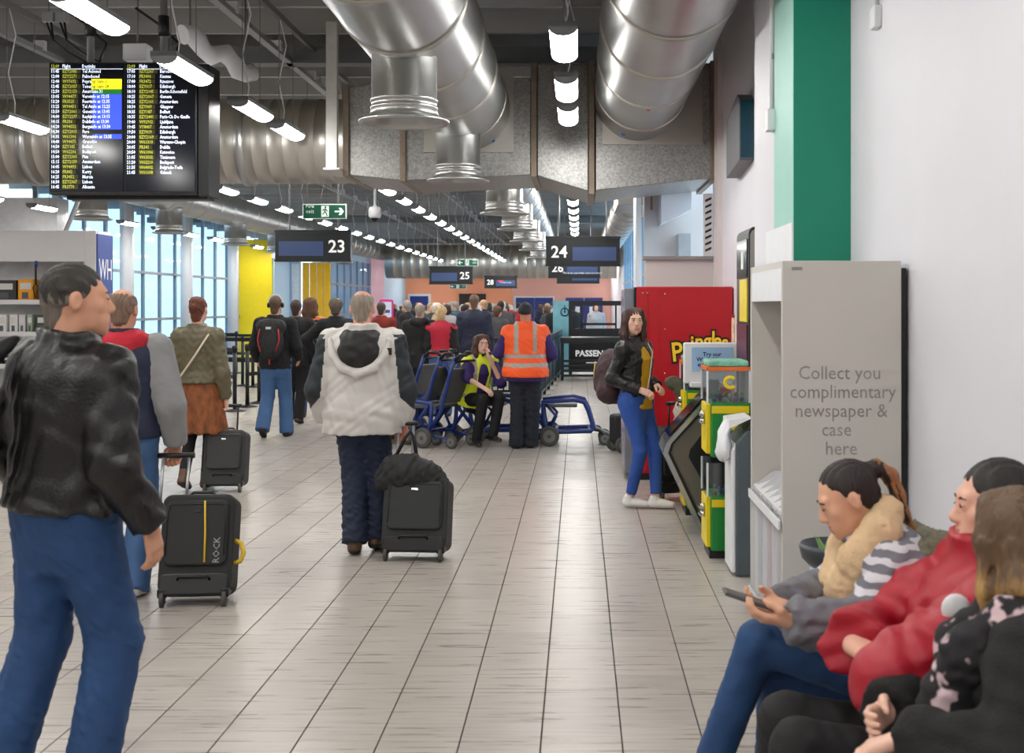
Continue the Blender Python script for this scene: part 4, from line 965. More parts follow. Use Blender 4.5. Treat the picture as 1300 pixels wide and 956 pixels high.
# wheeled black bag by the aisle and the case and bag at the leaning woman's feet
t = thing('wheeled_bag', 'black wheeled bag behind the leaning woman, beside the wheelchair', 'bag', (.47, 13.0, 0), .4)
MB().box((-.11, -.12, .10), (.10, .12, .42)).build('body', M_case, t, bevel=.04, local=True)
for xx, r in ((-.04, .09), (.08, .07)):
    for s in (-1, 1): wheel((xx, s*.12, r), r, .035, t, 'wheel')
MB().tube([(.1, 0, .3), (.16, 0, .6), (.15, 0, .85)], .012, 8).build('handle', M_black, t, local=True)
t = suitcase(.83, 9.75, .3, .36, .52, .2, -.1, 'black suitcase standing by the red machine at the leaning woman\'s feet', M_case, .2, M_black, M_case2)

# ------------------------------------------------------------------ people: shapes blended as distance fields, surfaced once per garment
def V(*a): return np.array(a, dtype=np.float32)
class SDF:
    def __init__(self): self.ops = []; self.lo = V(9, 9, 9); self.hi = V(-9, -9, -9); self.disp = None
    def _add(self, kind, fn, lo, hi, k):
        lo = np.asarray(lo, np.float32); hi = np.asarray(hi, np.float32)
        self.ops.append((kind, fn, lo-k-.03, hi+k+.03, k))
        if kind == 'u': self.lo = np.minimum(self.lo, lo); self.hi = np.maximum(self.hi, hi)
        return self
    def cap(self, a, b, ra, rb=None, k=.02, flat=False, sq=None, kind='u'):
        a = V(*a); b = V(*b); rb = ra if rb is None else rb; ab = b-a; L2 = float(ab@ab)+1e-9; L = math.sqrt(L2)
        u = None if sq is None else V(*sq[0])/np.linalg.norm(V(*sq[0]))
        def fn(P):
            q = P-a; t = (q@ab)/L2; tc = np.clip(t, 0, 1); w = q-tc[..., None]*ab
            if flat: w = q-np.clip(t, 0, 9)[..., None]*ab
            if u is not None: w = w+(w@u)[..., None]*u*(1/sq[1]-1)
            d = np.sqrt((w*w).sum(-1))-(ra+(rb-ra)*tc)
            if flat: d = np.maximum(d, (t-1)*L)
            return d
        m = max(ra, rb)*(max(1, sq[1]) if sq else 1)
        return self._add(kind, fn, np.minimum(a, b)-m, np.maximum(a, b)+m, k)
    def chain(self, pts, rs, k=.02, **kw):
        for i in range(len(pts)-1): self.cap(pts[i], pts[i+1], rs[i], rs[i+1], k, **kw)
        return self
    def ell(self, c, r, R=None, k=.02, kind='u'):
        c = V(*c); r = V(*r); Rm = None if R is None else np.array(R, np.float32)
        def fn(P):
            q = P-c
            if Rm is not None: q = q@Rm
            k0 = np.sqrt(((q/r)**2).sum(-1)); k1 = np.sqrt(((q/(r*r))**2).sum(-1))+1e-9
            return k0*(k0-1)/k1
        m = r if Rm is None else V(*([float(r.max())]*3))
        return self._add(kind, fn, c-m, c+m, k)
    def loft(self, tab, M, k=.03, th=0.):
        """elliptic tube in frame M: rows (z, half width, half depth, y offset)"""
        T = np.array(tab, np.float32); Mi = np.array(M.inverted(), np.float32)
        def fn(P):
            q = P@Mi[:3, :3].T+Mi[:3, 3]; z = q[..., 2]
            a = np.interp(z, T[:, 0], T[:, 1])+th; b = np.interp(z, T[:, 0], T[:, 2])+th; c = np.interp(z, T[:, 0], T[:, 3])
            rr = np.sqrt((q[..., 0]/a)**2+((q[..., 1]-c)/b)**2)
            d = (rr-1)*np.minimum(a, b)
            return np.maximum(d, np.maximum(T[0, 0]-z, z-T[-1, 0]-th)).astype(np.float32)
        w = float(T[:, 1:3].max())+th
        cs = [M @ Vector((x, y, z)) for x in (-w, w) for y in (-w, w) for z in (float(T[0, 0]), float(T[-1, 0])+th)]
        A = np.array([tuple(v) for v in cs], np.float32)
        return self._add('u', fn, A.min(0), A.max(0), k)
    def cut(self, p, n, lo=(-9, -9, -9), hi=(9, 9, 9), k=0):
        p = V(*p); n = V(*n); n = n/np.linalg.norm(n)
        self.ops.append(('i', lambda P: (P-p)@n, V(*lo), V(*hi), k)); return self
    def surf(self, h):
        lo = self.lo-.035; hi = self.hi+.035; n = np.ceil((hi-lo)/h).astype(int)+1
        ax = [lo[i]+h*np.arange(n[i], dtype=np.float32) for i in range(3)]
        D = np.full(n, .2, np.float32)
        for kind, fn, a, b, k in self.ops:
            i0 = np.clip(np.floor((a-lo)/h).astype(int), 0, n-1); i1 = np.clip(np.ceil((b-lo)/h).astype(int)+1, 1, n)
            if (i1 <= i0).any(): continue
            s = tuple(slice(i0[i], i1[i]) for i in range(3))
            P = np.stack(np.meshgrid(ax[0][s[0]], ax[1][s[1]], ax[2][s[2]], indexing='ij'), -1)
            d = fn(P); o = D[s]
            if kind == 'u':
                if k > 0: hh = np.clip(.5+.5*(o-d)/k, 0, 1); D[s] = o*(1-hh)+d*hh-k*hh*(1-hh)
                else: D[s] = np.minimum(o, d)
            elif kind == 's':
                if k > 0: hh = np.clip(.5-.5*(o+d)/k, 0, 1); D[s] = o*(1-hh)-d*hh+k*hh*(1-hh)
                else: D[s] = np.maximum(o, -d)
            else: D[s] = np.maximum(o, d)
        if self.disp is not None:
            P = np.stack(np.meshgrid(*ax, indexing='ij'), -1); near = np.abs(D) < .06
            D[near] += self.disp(P[near])
        D[0] = D[-1] = .2; D[:, 0] = D[:, -1] = .2; D[:, :, 0] = D[:, :, -1] = .2
        return nets(D, lo, h)
def nets(D, lo, h):
    S_ = D < 0; nx, ny, nz = D.shape
    acc = np.zeros((nx-1, ny-1, nz-1, 3), np.float32); cnt = np.zeros((nx-1, ny-1, nz-1), np.float32)
    I = np.stack(np.meshgrid(np.arange(nx-1), np.arange(ny-1), np.arange(nz-1), indexing='ij'), -1)
    for ax_ in range(3):
        o = [0, 1, 2]; o.remove(ax_)
        for da in (0, 1):
            for db in (0, 1):
                off = [0, 0, 0]; off[o[0]] = da; off[o[1]] = db
                sl = lambda e: tuple(slice(off[i]+(e if i == ax_ else 0), D.shape[i]-1+off[i]+(e if i == ax_ else 0)) for i in range(3))
                a = D[sl(0)]; b = D[sl(1)]; m = (a < 0) != (b < 0)
                t = np.where(m, a/np.where(m, a-b, 1), 0)
                cnt += m
                acc[..., ax_] += np.where(m, t, 0); acc[..., o[0]] += m*da; acc[..., o[1]] += m*db
    act = cnt > 0; idx = np.full(act.shape, -1, np.int64); idx[act] = np.arange(act.sum())
    verts = lo+h*(I[act]+acc[act]/cnt[act][:, None])
    F_ = []
    for ax_ in range(3):
        o = [(ax_+1) % 3, (ax_+2) % 3]
        a = [slice(1, -1)]*3; a[ax_] = slice(0, -1); b = list(a); b[ax_] = slice(1, None)
        A = S_[tuple(a)]; B = S_[tuple(b)]
        ch = np.argwhere(A != B)
        if not len(ch): continue
        st = np.array([1, 1, 1]); st[ax_] = 0; c = ch+st
        fl = A[tuple(ch.T)]
        def cell(d0, d1):
            q = c.copy(); q[:, o[0]] += d0; q[:, o[1]] += d1; return idx[tuple(q.T)]
        q = np.stack([cell(-1, -1), cell(0, -1), cell(0, 0), cell(-1, 0)], 1)
        q[~fl] = q[~fl][:, ::-1]; F_.append(q)
    return verts.astype(np.float64), np.concatenate(F_)
def merge(parts):
    vs = []; fs = []; n = 0
    for v, f in parts: vs.append(v); fs.append(f+n); n += len(v)
    return np.concatenate(vs), np.concatenate(fs)
def mk(name, vf, mats, parent, zone=None, relax=1):
    v, f = vf; me = bpy.data.meshes.new(name)
    for _ in range(relax):
        s = np.zeros_like(v); c = np.zeros(len(v))
        for i in range(4):
            for j in ((i+1) % 4, (i+3) % 4): np.add.at(s, f[:, i], v[f[:, j]]); np.add.at(c, f[:, i], 1)
        v = v*.45+.55*s/c[:, None]
    me.vertices.add(len(v)); me.vertices.foreach_set('co', v.ravel())
    me.loops.add(f.size); me.loops.foreach_set('vertex_index', f.ravel().astype(np.int32))
    me.polygons.add(len(f)); me.polygons.foreach_set('loop_start', np.arange(0, f.size, 4, dtype=np.int32))
    me.polygons.foreach_set('use_smooth', np.ones(len(f), bool))
    ms = mats if isinstance(mats, (list, tuple)) else [mats]
    for m in ms: me.materials.append(m)
    if zone is not None:
        me.polygons.foreach_set('material_index', zone(v[f].mean(1)).astype(np.int32))
    me.update(calc_edges=True); me.validate()
    return link(bpy.data.objects.new(name, me), parent)
def folds(seed, amp=.004, wl=.11, ridge=True):
    r = np.random.RandomState(seed); ks = []
    for i in range(6):
        d = r.normal(size=3); d[2] *= 1.5; d /= np.linalg.norm(d); ks.append((d.astype(np.float32)*6.283/(wl*(.6+.9*r.rand())), r.rand()*6.28))
    def fn(P):
        s = 0
        for i in range(0, 6, 2):
            x = np.sin(P@ks[i][0]+ks[i][1]+1.3*np.sin(P@ks[i+1][0]*.7+ks[i+1][1]))
            s = s+(1.15-2*np.sqrt(x*x+.10) if ridge else x)
        return (amp*s/2).astype(np.float32)
    return fn

MALE = [(-.14,.15,.11,-.01),(0,.165,.12,-.01),(.12,.152,.112,.0),(.25,.165,.118,.0),(.36,.18,.125,-.005),(.43,.165,.112,-.015),(.49,.11,.085,-.025),(.53,.06,.06,-.025)]
FEM = [(-.14,.155,.115,-.01),(-.02,.168,.122,-.012),(.13,.128,.098,.0),(.25,.14,.105,.005),(.34,.152,.118,.008),(.42,.145,.10,-.01),(.48,.10,.075,-.02),(.52,.05,.052,-.02)]
def rotm(yaw=0, pitch=0, roll=0): return Matrix.Rotation(yaw, 4, 'Z') @ Matrix.Rotation(-pitch, 4, 'X') @ Matrix.Rotation(roll, 4, 'Y')

class Fig:
    """a figure facing local +Y, feet at z = 0; all coordinates in metres in that frame"""
    def __init__(s, name, label, loc, rz, H=1.75, fem=False, skin=(214, 164, 138), hv=.012, pose=None, group=None, wide=1.):
        p = dict(pel=(0, 0, .93), lean=0, side=0, twist=0, head=(0, 0, 0), L=None, R=None, lL=None, lR=None, hL={}, hR={}); p.update(pose or {})
        s.p = p; k = s.k = H/1.728; s.fem = fem; s.hv = hv; s.wide = wide
        s.root = thing(name, label, 'person', loc, rz, group)
        s.skin = mat('skin_%d_%d_%d' % skin, skin, .5, var=.06, vs=18, spec=.4)
        pel = Vector(p['pel'])*(k if 'pel' not in (pose or {}) else 1)
        s.T = Matrix.Translation(pel) @ rotm(p['twist'], p['lean'], p['side']) @ Matrix.Scale(k, 4)
        s.Pf = Matrix.Translation(pel) @ rotm(0, p['lean']*.35, 0) @ Matrix.Scale(k, 4)
        s.tab = [(z, a*wide, b*(1+(wide-1)*.8), c) for z, a, b, c in (FEM if fem else MALE)]
        sw = .158 if fem else .178
        s.J = {}
        for c, sg in (('L', -1), ('R', 1)):
            sh = s.T @ Vector((sg*sw*(1+(wide-1)*.5), -.01, .43 if fem else .445)); s.J['sh'+c] = sh
            if p[c] is None: el = sh+Vector((sg*.055, -.03, -.285))*k; wr = el+Vector((sg*.005, .05, -.25))*k
            else: el, wr = Vector(p[c][0]), Vector(p[c][1])
            s.J['el'+c] = el; s.J['wr'+c] = wr
            hip = s.Pf @ Vector((sg*.088, 0, -.03)); s.J['hip'+c] = hip
            q = p['l'+c]
            if q is None: kn = Vector((sg*.095, .02, .50))*k; an = Vector((sg*.10, -.02, .085))*k; ty = -sg*.15; fp = 0
            else: kn, an = Vector(q[0]), Vector(q[1]); ty = q[2] if len(q) > 2 else -sg*.15; fp = q[3] if len(q) > 3 else 0
            s.J['kn'+c] = kn; s.J['an'+c] = an; s.J['ty'+c] = ty; s.J['fp'+c] = fp
        s.neck = s.T @ Vector((0, -.03, .50)); y_, pi_, ro = p['head']
        s.HR = rotm(y_, pi_+p['lean']*.3, ro)
        nk = s.T @ Vector((0, -.012, .578)); s.HM = Matrix.Translation(nk) @ s.HR @ Matrix.Translation(Vector((0, .012, .085))*k) @ Matrix.Scale(k*(.97 if fem else 1.), 4)
    def hp(s, x, y, z): return tuple(s.HM @ Vector((x, y, z)))
    def headsdf(s, detail=True):
        f = SDF(); fem = s.fem; sc = 1
        f.ell((0,-.012,.035), (.074,.094,.086)); f.ell((0,.035,-.03), (.060,.056,.078), k=.03); f.ell((0,.038,-.068), (.050 if not fem else .045,.048,.040), k=.03)
        f.ell((0,.076,-.097), (.021 if not fem else .016,.016,.016), k=.022)
        if detail:
            for x in (-1, 1):
                f.ell((x*.040,.062,-.014), (.02,.018,.018), k=.022)
                f.ell((x*.031,.103,.010), (.018,.016,.012), k=.014, kind='s'); f.ell((x*.031,.080,.008), (.015,.0125,.0105), k=.006)
                f.ell((x*.011,.099,-.030), (.0085,.010,.008), k=.007)
                f.ell((x*.077,-.008,.0), (.011,.019,.031), R=rotm(0, .15, 0).to_3x3(), k=.008); f.ell((x*.087,.0,.004), (.006,.010,.018), k=.005, kind='s')
            f.cap((-.034,.078,.031), (.034,.078,.031), .0125 if not fem else .010, k=.02)
            f.cap((0,.084,.020), (0,.106,-.024), .0085, .0125, k=.012)
            f.ell((0,.076,-.062), (.028,.021,.022), k=.018)
            f.cap((-.017,.092,-.059), (.017,.092,-.059), .0062, k=.006, sq=((0,1,0), 1.1)); f.cap((-.015,.091,-.070), (.015,.091,-.070), .0072, k=.006)
            f.cap((-.021,.102,-.0645), (.021,.102,-.0645), .0028, k=.003, kind='s')
        f2 = SDF()
        HM = np.array(s.HM, np.float32); R = HM[:3, :3]; sc = float(np.linalg.norm(R[:, 0])); Ri = np.linalg.inv(R)
        nb = s.HM.inverted() @ (s.T @ Vector((0, -.03, .47)))
        f.cap((0,-.028,-.03), tuple(nb), .054 if not fem else .045, .060 if not fem else .05, k=.028)
        return f
    def body(s, detail=True):
        parts = []
        v, q = s.headsdf(detail).surf(.0058 if s.hv < .0115 else .0068 if s.hv < .014 else .009)
        parts.append((np.array([tuple(s.HM @ Vector(a)) for a in v]), q)); nh = len(q)
        f = SDF(); k = s.k; J = s.J
        f.loft([(z, a*.9, b*.9, c) for z, a, b, c in s.tab], s.T)
        for c in 'LR':
            f.chain([s.T @ Vector((0, -.01, .44)), J['sh'+c], J['el'+c], J['wr'+c]], [.05*k, .045*k, .036*k, .024*k])
            f.chain([J['hip'+c], J['kn'+c], J['an'+c]], [.075*k, .048*k, .034*k])
        parts.append(f.surf(.02))
        for c, sg in (('L', -1), ('R', 1)): parts.append(s.hand(c, sg))
        lip = mat('lips', (186, 112, 104), .4, var=.04)
        Hi = np.array(s.HM.inverted())
        def zone(cn):
            p = cn@Hi[:3, :3].T+Hi[:3, 3]
            return ((np.abs(p[:, 0]) < .022) & (p[:, 1] > .084) & (p[:, 2] < -.052) & (p[:, 2] > -.078)).astype(int)
        s.b = mk('body', merge(parts), [s.skin, lip], s.root, zone)
        return s
    def hand(s, c, sg):
        h = dict(curl=.35, n=None, d=None, spread=.0, thumb=.5); h.update(s.p['h'+c]); k = s.k*(.92 if s.fem else 1.)
        wr = s.J['wr'+c]; d = Vector(h['d']) if h['d'] else (wr-s.J['el'+c]); d.normalize()
        n = Vector(h['n']) if h['n'] else Vector((-sg, .2, 0)); n = (n-d*n.dot(d)).normalized()
        th = d.cross(n)*sg; th.normalize()                       # towards the thumb
        M = Matrix((th, d, n)).transposed().to_4x4(); M.translation = wr; M = M @ Matrix.Scale(k, 4)
        f = SDF()
        st = M.inverted() @ (wr+(s.J['el'+c]-wr).normalized()*.10*k); f.cap(tuple(st), (0,0,0), .031, .025)
        for x in (-.026, -.008, .010, .027): f.cap((x*.6,.005,0), (x,.082,0), .016, .013, k=.014)
        for x, ln, r in ((-.030,.058,.0082), (-.010,.076,.0092), (.011,.082,.0094), (.031,.074,.0092)):
            y, z, a = .085, 0., h['curl']*.6; pts = [(x, y, z)]
            for i, fr in enumerate((.45, .32, .23)):
                y += ln*fr*1.08*math.cos(a); z += ln*fr*1.08*math.sin(a); pts.append((x*(1+h['spread']*(i+1)), y, z)); a += h['curl']*1.05
            f.chain(pts, [r*1.08, r, r*.92, r*.8], k=.005)
        t = h['thumb']
        f.chain([(.022,.018,.004), (.045,.045,.012+.02*t), (.05-.02*t,.075,.02+.035*t), (.045-.035*t,.096-.01*t,.028+.045*t)], [.016, .0125, .0108, .0088], k=.010)
        v, q = f.surf(.0046 if s.hv < .014 else .0062)
        v = np.array([tuple(M @ Vector(a)) for a in v])
        if sg*1 != 0 and M.to_3x3().determinant() < 0: q = q[:, ::-1]
        return v, q
    def eyes(s, closed=False, brow=(60, 44, 34)):
        w = mat('eye_white', (236, 232, 228), .2, var=.02); ir = mat('iris', (58, 44, 36), .2)
        b = MB()
        for x in (-1, 1):
            if not closed:
                e = MB().ball((x*.031, .0855, .008), .0105, 12, (1.15, .72, .62)).build('eye', w, s.root, local=True, xf=s.HM)
                MB().ball((x*.031, .0915, .008), .0050, 10, (1, .6, 1)).build('iris', ir, e, local=True, xf=s.HM)
            MB().tube([(x*.015, .0925, .026), (x*.030, .0925, .0305), (x*.046, .083, .027)], [.0028, .0036, .0022], 6).build('eyebrow', mat('brow_%d' % brow[0], brow, .7), s.root, local=True, xf=s.HM)
            MB().tube([(x*.019, .0915, .0125), (x*.031, .0945, .0165 if not closed else .006), (x*.044, .085, .011)], [.0014, .0022, .0014], 5).build('lashes', mat('lash', (40, 28, 24), .7), s.root, local=True, xf=s.HM)
        return s
    def hair(s, style, rgb, rgb2=None, seed=1, zones=None):
        m = mat('hair_%d_%d_%d' % rgb, rgb, .55, var=.35, vs=60, bump=.5, bs=160, stretch=(1, 1, .22))
        ms = [m]; zone = None; f = SDF(); Hi = np.array(s.HM.inverted())
        if style != 'beanie':
            f.ell((0,-.016,.040), (.0785,.097,.087)); f.cap((0,-.05,-.02), (0,-.055,-.055 if style == 'bald' else -.07), .053, .044, k=.03); f.cut((0,.076,.078) if style != 'pony' else (0,.060,.088), (0,.80,-.60)) if style not in ('long', 'bob') else f.cut((0,.080,.072), (0,.86,-.5))
        if style == 'bald': f.ell((0,.025,.125), (.078,.115,.080), k=.008, kind='s')
        if style == 'bun': f.ell((0,-.105,.03), (.045,.04,.042), k=.02); f.ell((0,-.07,.085), (.055,.05,.04), k=.03)
        if style == 'pony':
            f.chain([(0,-.09,.05), (0,-.128,.058), (0,-.156,.01), (0,-.150,-.06), (.0,-.140,-.12), (0,-.150,-.18)], [.022, .019, .022, .021, .018, .008], k=.02)
        if style in ('long', 'bob'):
            e = -.20 if style == 'long' else -.085
            for x in (-1, 1): f.chain([(x*.055,.02,.085), (x*.079,.018,.0), (x*.080,.015,e*.6), (x*.075,.02,e)], [.030, .026, .028, .020], k=.03); f.chain([(x*.05,-.05,.05), (x*.06,-.07,e*.5), (x*.05,-.075,e*1.08)], [.05, .05, .032], k=.03)
            f.cap((0,-.07,.03), (0,-.095,e), .06, .05, k=.03)
            f.ell((0,.115,-.015), (.053,.055,.095), k=.012, kind='s')
        if style == 'curly': f.ell((0,-.03,.045), (.094,.105,.090), k=.02); f.cap((0,-.07,0), (0,-.07,-.05), .07, .055, k=.03)
        if style == 'beanie':
            f.ell((0,-.014,.045), (.086,.106,.100)); f.cut((0,.08,.035), (0,.22,-.97)); f.cap((-.05,-.016,.03), (.05,-.016,.03), .01, k=.02)
        amp = {'curly': .012, 'beanie': .002, 'bun': .004, 'long': .004, 'bob': .004}.get(style, .0035)
        g = np.random.RandomState(seed)
        def disp(P):
            if style == 'curly': return (amp*np.sin(P[:, 0]*170+3*np.sin(P[:, 2]*90))*np.sin(P[:, 1]*150+1)*np.sin(P[:, 2]*160)).astype(np.float32)
            a = np.arctan2(P[:, 0], P[:, 1]+.3); return (amp*np.sin(a*(95 if style in ('long', 'bob', 'pony') else 70)+2.2*np.sin(P[:, 2]*40))).astype(np.float32)
        f.disp = disp
        v, q = f.surf(.0062 if s.hv < .0145 else .0085); v = np.array([tuple(s.HM @ Vector(a)) for a in v])
        if rgb2 is not None:
            ms.append(mat('hair_%d_%d_%d' % rgb2, rgb2, .55, var=.35, vs=60, bump=.5, bs=160, stretch=(1, 1, .22)))
            def zone(cn):
                p = cn@Hi[:3, :3].T+Hi[:3, 3]; jit = .012*np.sin(p[:, 0]*220)+.01*np.sin(p[:, 1]*260+p[:, 2]*40)
                return zones(p, jit).astype(int)
        s.h = mk('hair' if style != 'beanie' else 'beanie', (v, q), ms, s.root, zone); return s
    def topsdf(s, th, hem, sleeve=1., flare=0., k=.035, seed=1, amp=.004, wl=.11, sl=1., nosleeve=False):
        f = SDF(); J = s.J; K = s.k
        tab = [(hem, np.interp(hem, [r[0] for r in s.tab], [r[1] for r in s.tab])+flare, np.interp(hem, [r[0] for r in s.tab], [r[2] for r in s.tab])+flare*.8, -.005)]
        for z, a, b, c in s.tab:
            if z > hem+.02: tab.append((z, a+flare*max(0, 1-(z-hem)/.4), b+flare*.8*max(0, 1-(z-hem)/.4), c))
        f.loft(tab, s.T, th=th)
        for c, sg in (('L', -1), ('R', 1)):
            sh, el, wr = J['sh'+c], J['el'+c], J['wr'+c]; e = el.lerp(wr, sleeve)
            f.cap(s.T @ Vector((sg*.05, -.02, .455)), sh, (.045+th)*K, (.060+th*.8)*K, k=k)
            if nosleeve: continue
            f.chain([sh, el], [(.056+th*.8)*K*sl, (.047+th*.8)*K*sl], k=k*.8); f.cap(el, e, (.047+th*.8)*K*sl, (.034+th*.8)*K*sl, k=.02, flat=True)
        f.disp = folds(seed, amp, wl); return f
    def top(s, name, m, th=.02, hem=-.08, collar=True, zone=None, hood=None, extra=None, **kw):
        f = s.topsdf(th, hem, **kw)
        if collar:
            r = .062+th*.5; a = s.T @ Vector((0, -.03, .475)); b = s.T @ Vector((0, -.022, .475+collar*(.075 if collar is not True else .075)))
            f.cap(a, b, r*s.k, (r+.002)*s.k, k=.02, flat=True)
        if extra: extra(f)
        s.t = mk(name, f.surf(s.hv), m, s.root, zone); return s
    def trousers(s, m, name='trousers', top=.10, r=(.096, .074, .066), hem=.0, seed=4, amp=.004, zone=None):
        f = SDF(); J = s.J; K = s.k; sit = J['knL'].z > s.p['pel'][2]-.25
        f.loft([(-.20, .10, .075, -.01), (-.15, .14, .10, -.01)]+[(z, a+.012, b+.012, c) for z, a, b, c in s.tab if -.1 < z < top+.001]+[(top, .165*s.wide, .12*s.wide, 0)], s.Pf)
        for c in 'LR':
            d = (J['an'+c]-J['kn'+c]).normalized(); e = J['an'+c]+d*(.03-hem)
            f.chain([J['hip'+c], J['kn'+c]], [r[0]*K, r[1]*K], k=.055); f.cap(J['kn'+c], e, r[1]*K, r[2]*K, k=.02, flat=True)
        f.disp = folds(seed, amp, .10)
        s.tr = mk(name, f.surf(s.hv), m, s.root, zone); return s
    def shoes(s, m, m2, boot=0.):
        for c, sg in (('L', -1), ('R', 1)):
            f = SDF(); b = boot
            f.cap((0,-.035,-.048), (0,.07,-.05), .041, .040, k=.02); f.cap((0,.06,-.055), (0,.145,-.060), .043, .034, k=.02); f.cap((0,-.02,-.05), (0,-.012,.02+b), .044, .043, k=.02, flat=True)
            f.cut((0,0,-.085), (0,0,-1))
            v, q = f.surf(.009)
            M = Matrix.Translation(s.J['an'+c]) @ Matrix.Rotation(s.J['ty'+c], 4, 'Z') @ Matrix.Rotation(s.J['fp'+c], 4, 'X') @ Matrix.Scale(s.k*(.93 if s.fem else 1), 4)
            zl = v[q].mean(1)[:, 2]
            o = mk('shoe', (np.array([tuple(M @ Vector(a)) for a in v]), q), [m, m2], s.root, lambda cn: (zl < -.062).astype(int))
        return s
def bagmesh(name, label, cat, loc, rz, m, build, h=.012, seed=2, amp=.004, group=None):
    """a soft bag as its own thing; build(f) fills the shape"""
    t = thing(name, label, cat, loc, rz, group); f = SDF(); build(f); f.disp = folds(seed, amp, .12); mk('body', f.surf(h), m, t); return t

# ------------------------------------------------------------------ clothing materials
M_leather = mat('black_leather', (20, 19, 20), .36, var=.12, vs=20, bump=.25, bs=90); M_denim = mat('denim_blue', (30, 66, 112), .75, var=.16, vs=7, bump=.2, bs=300)
M_denim2 = mat('denim_dark', (26, 38, 62), .75, var=.18, vs=7, bump=.2, bs=300); M_denim3 = mat('denim_mid', (62, 96, 140), .75, var=.2, vs=6, bump=.2, bs=300); M_denim4 = mat('denim_bright', (36, 78, 160), .7, var=.14, vs=7, bump=.2, bs=300)
M_navy = mat('navy_quilt', (24, 32, 58), .65, var=.1, bump=.2, bs=60); M_redfleece = mat('red_fleece', (186, 30, 50), .8, var=.12, bump=.3, bs=120); M_greywool = mat('grey_jersey', (138, 138, 140), .8, var=.1, bump=.25, bs=160)
M_olive = mat('olive_leather', (92, 84, 62), .45, var=.12, vs=14, bump=.2, bs=80); M_skirt = mat('rust_skirt', (112, 62, 30), .8, var=.9, vs=26, bump=.2, bs=80, stretch=(1, 1, .5)); M_blackcloth = mat('black_cloth', (20, 20, 23), .8, var=.14, bump=.2, bs=160)
M_jwhite = mat('jacket_white', (206, 202, 198), .6, var=.04, vs=5, bump=.12, bs=120); M_jdark = mat('jacket_slate', (32, 40, 46), .6, var=.1, bump=.1, bs=100); M_hood = mat('hood_black', (26, 25, 24), .6, var=.12, bump=.15, bs=90)
M_hivis = mat('hivis_orange', (250, 92, 34), .55, var=.05, emit=.06); M_hiyel = mat('hivis_yellow', (214, 226, 50), .55, var=.05, emit=.05); M_refl = mat('reflective_grey', (168, 164, 156), .4, var=.05); M_purple = mat('purple_cloth', (50, 32, 96), .75, var=.12)
M_mustard = mat('mustard_knit', (196, 152, 22), .8, var=.1, bump=.3, bs=150); M_brownshoe = mat('brown_leather', (92, 64, 44), .5, var=.15); M_sole = mat('dark_sole', (36, 32, 30), .7); M_whiteshoe = mat('white_canvas', (228, 226, 226), .6, var=.03); M_wsole = mat('white_sole', (214, 212, 210), .6)
M_blackshoe = mat('black_shoe', (24, 23, 24), .45); M_parka = mat('parka_grey', (108, 108, 116), .75, var=.1, bump=.3, bs=60); M_parkaw = mat('parka_pale', (196, 194, 202), .75, var=.08, bump=.3, bs=60); M_scarf = mat('beige_scarf', (212, 182, 144), .85, var=.10, vs=12, bump=.4, bs=120, stretch=(1, 1, .4))
M_fur = mat('grey_fur', (120, 116, 98), .9, var=.4, vs=60, bump=.9, bs=180); M_redj = mat('red_shell', (164, 12, 38), .5, var=.06, bump=.12, bs=40); M_brownrust = mat('rust_knit', (124, 34, 24), .8, var=.1)
M_bpack = mat('pack_black', (26, 26, 29), .65, var=.15, bump=.2, bs=140); M_maroon = mat('pack_maroon', (58, 34, 40), .6, var=.14, bump=.2, bs=140)

# 1 the man in black leather, nearest at left
X1 = -1.70
f = Fig('person', 'man in black leather jacket and blue jeans walking, nearest and largest', (X1, 3.92, 0), -.55, 1.76, skin=(206, 152, 124), hv=.0105, wide=1.07,
    pose=dict(head=(-.55, -.03, 0), lean=.03, side=.05, R=((.275, -.03, 1.10), (.29, .10, .90)), hR=dict(curl=.42, n=(-.9, -.3, .1), d=(.02, .22, -.97), thumb=.15, spread=.08),
    L=((-.29, -.03, 1.12), (-.30, .12, .92)), lR=((.115, .10, .49), (.125, .0, .09)), lL=((-.10, -.02, .50), (-.12, -.16, .10), .1, -.15)))
f.body(); f.eyes(True); f.hair('short', (44, 40, 36), (104, 96, 88), 3, lambda p, j: (p[:, 2]+j < .012))
f.top('leather_jacket', M_leather, .032, .0, collar=1.0, seed=11, amp=.009, wl=.22, flare=.012)
f.trousers(M_denim, 'jeans', r=(.104, .084, .080), hem=-.03, seed=5, amp=.006).shoes(M_brownshoe, M_sole)
MB().tube([(.16*math.cos(a)*1.18, -.01+.118*math.sin(a)*1.2, .985) for a in np.linspace(0, 6.283, 28, endpoint=False)], .016, 6, closed=True).build('belt', M_blackcloth, f.root, local=True)
bagmesh('shoulder_bag', 'black holdall hanging from the left shoulder of the leather jacket man', 'bag', (X1, 3.92, 0), -.55, M_bpack,
    lambda q: (q.ell((-.20, -.265, 1.22), (.14, .10, .28)), q.cap((-.19, -.20, 1.42), (-.15, -.08, 1.50), .05, .014, k=.05)), .012, 8, .006)

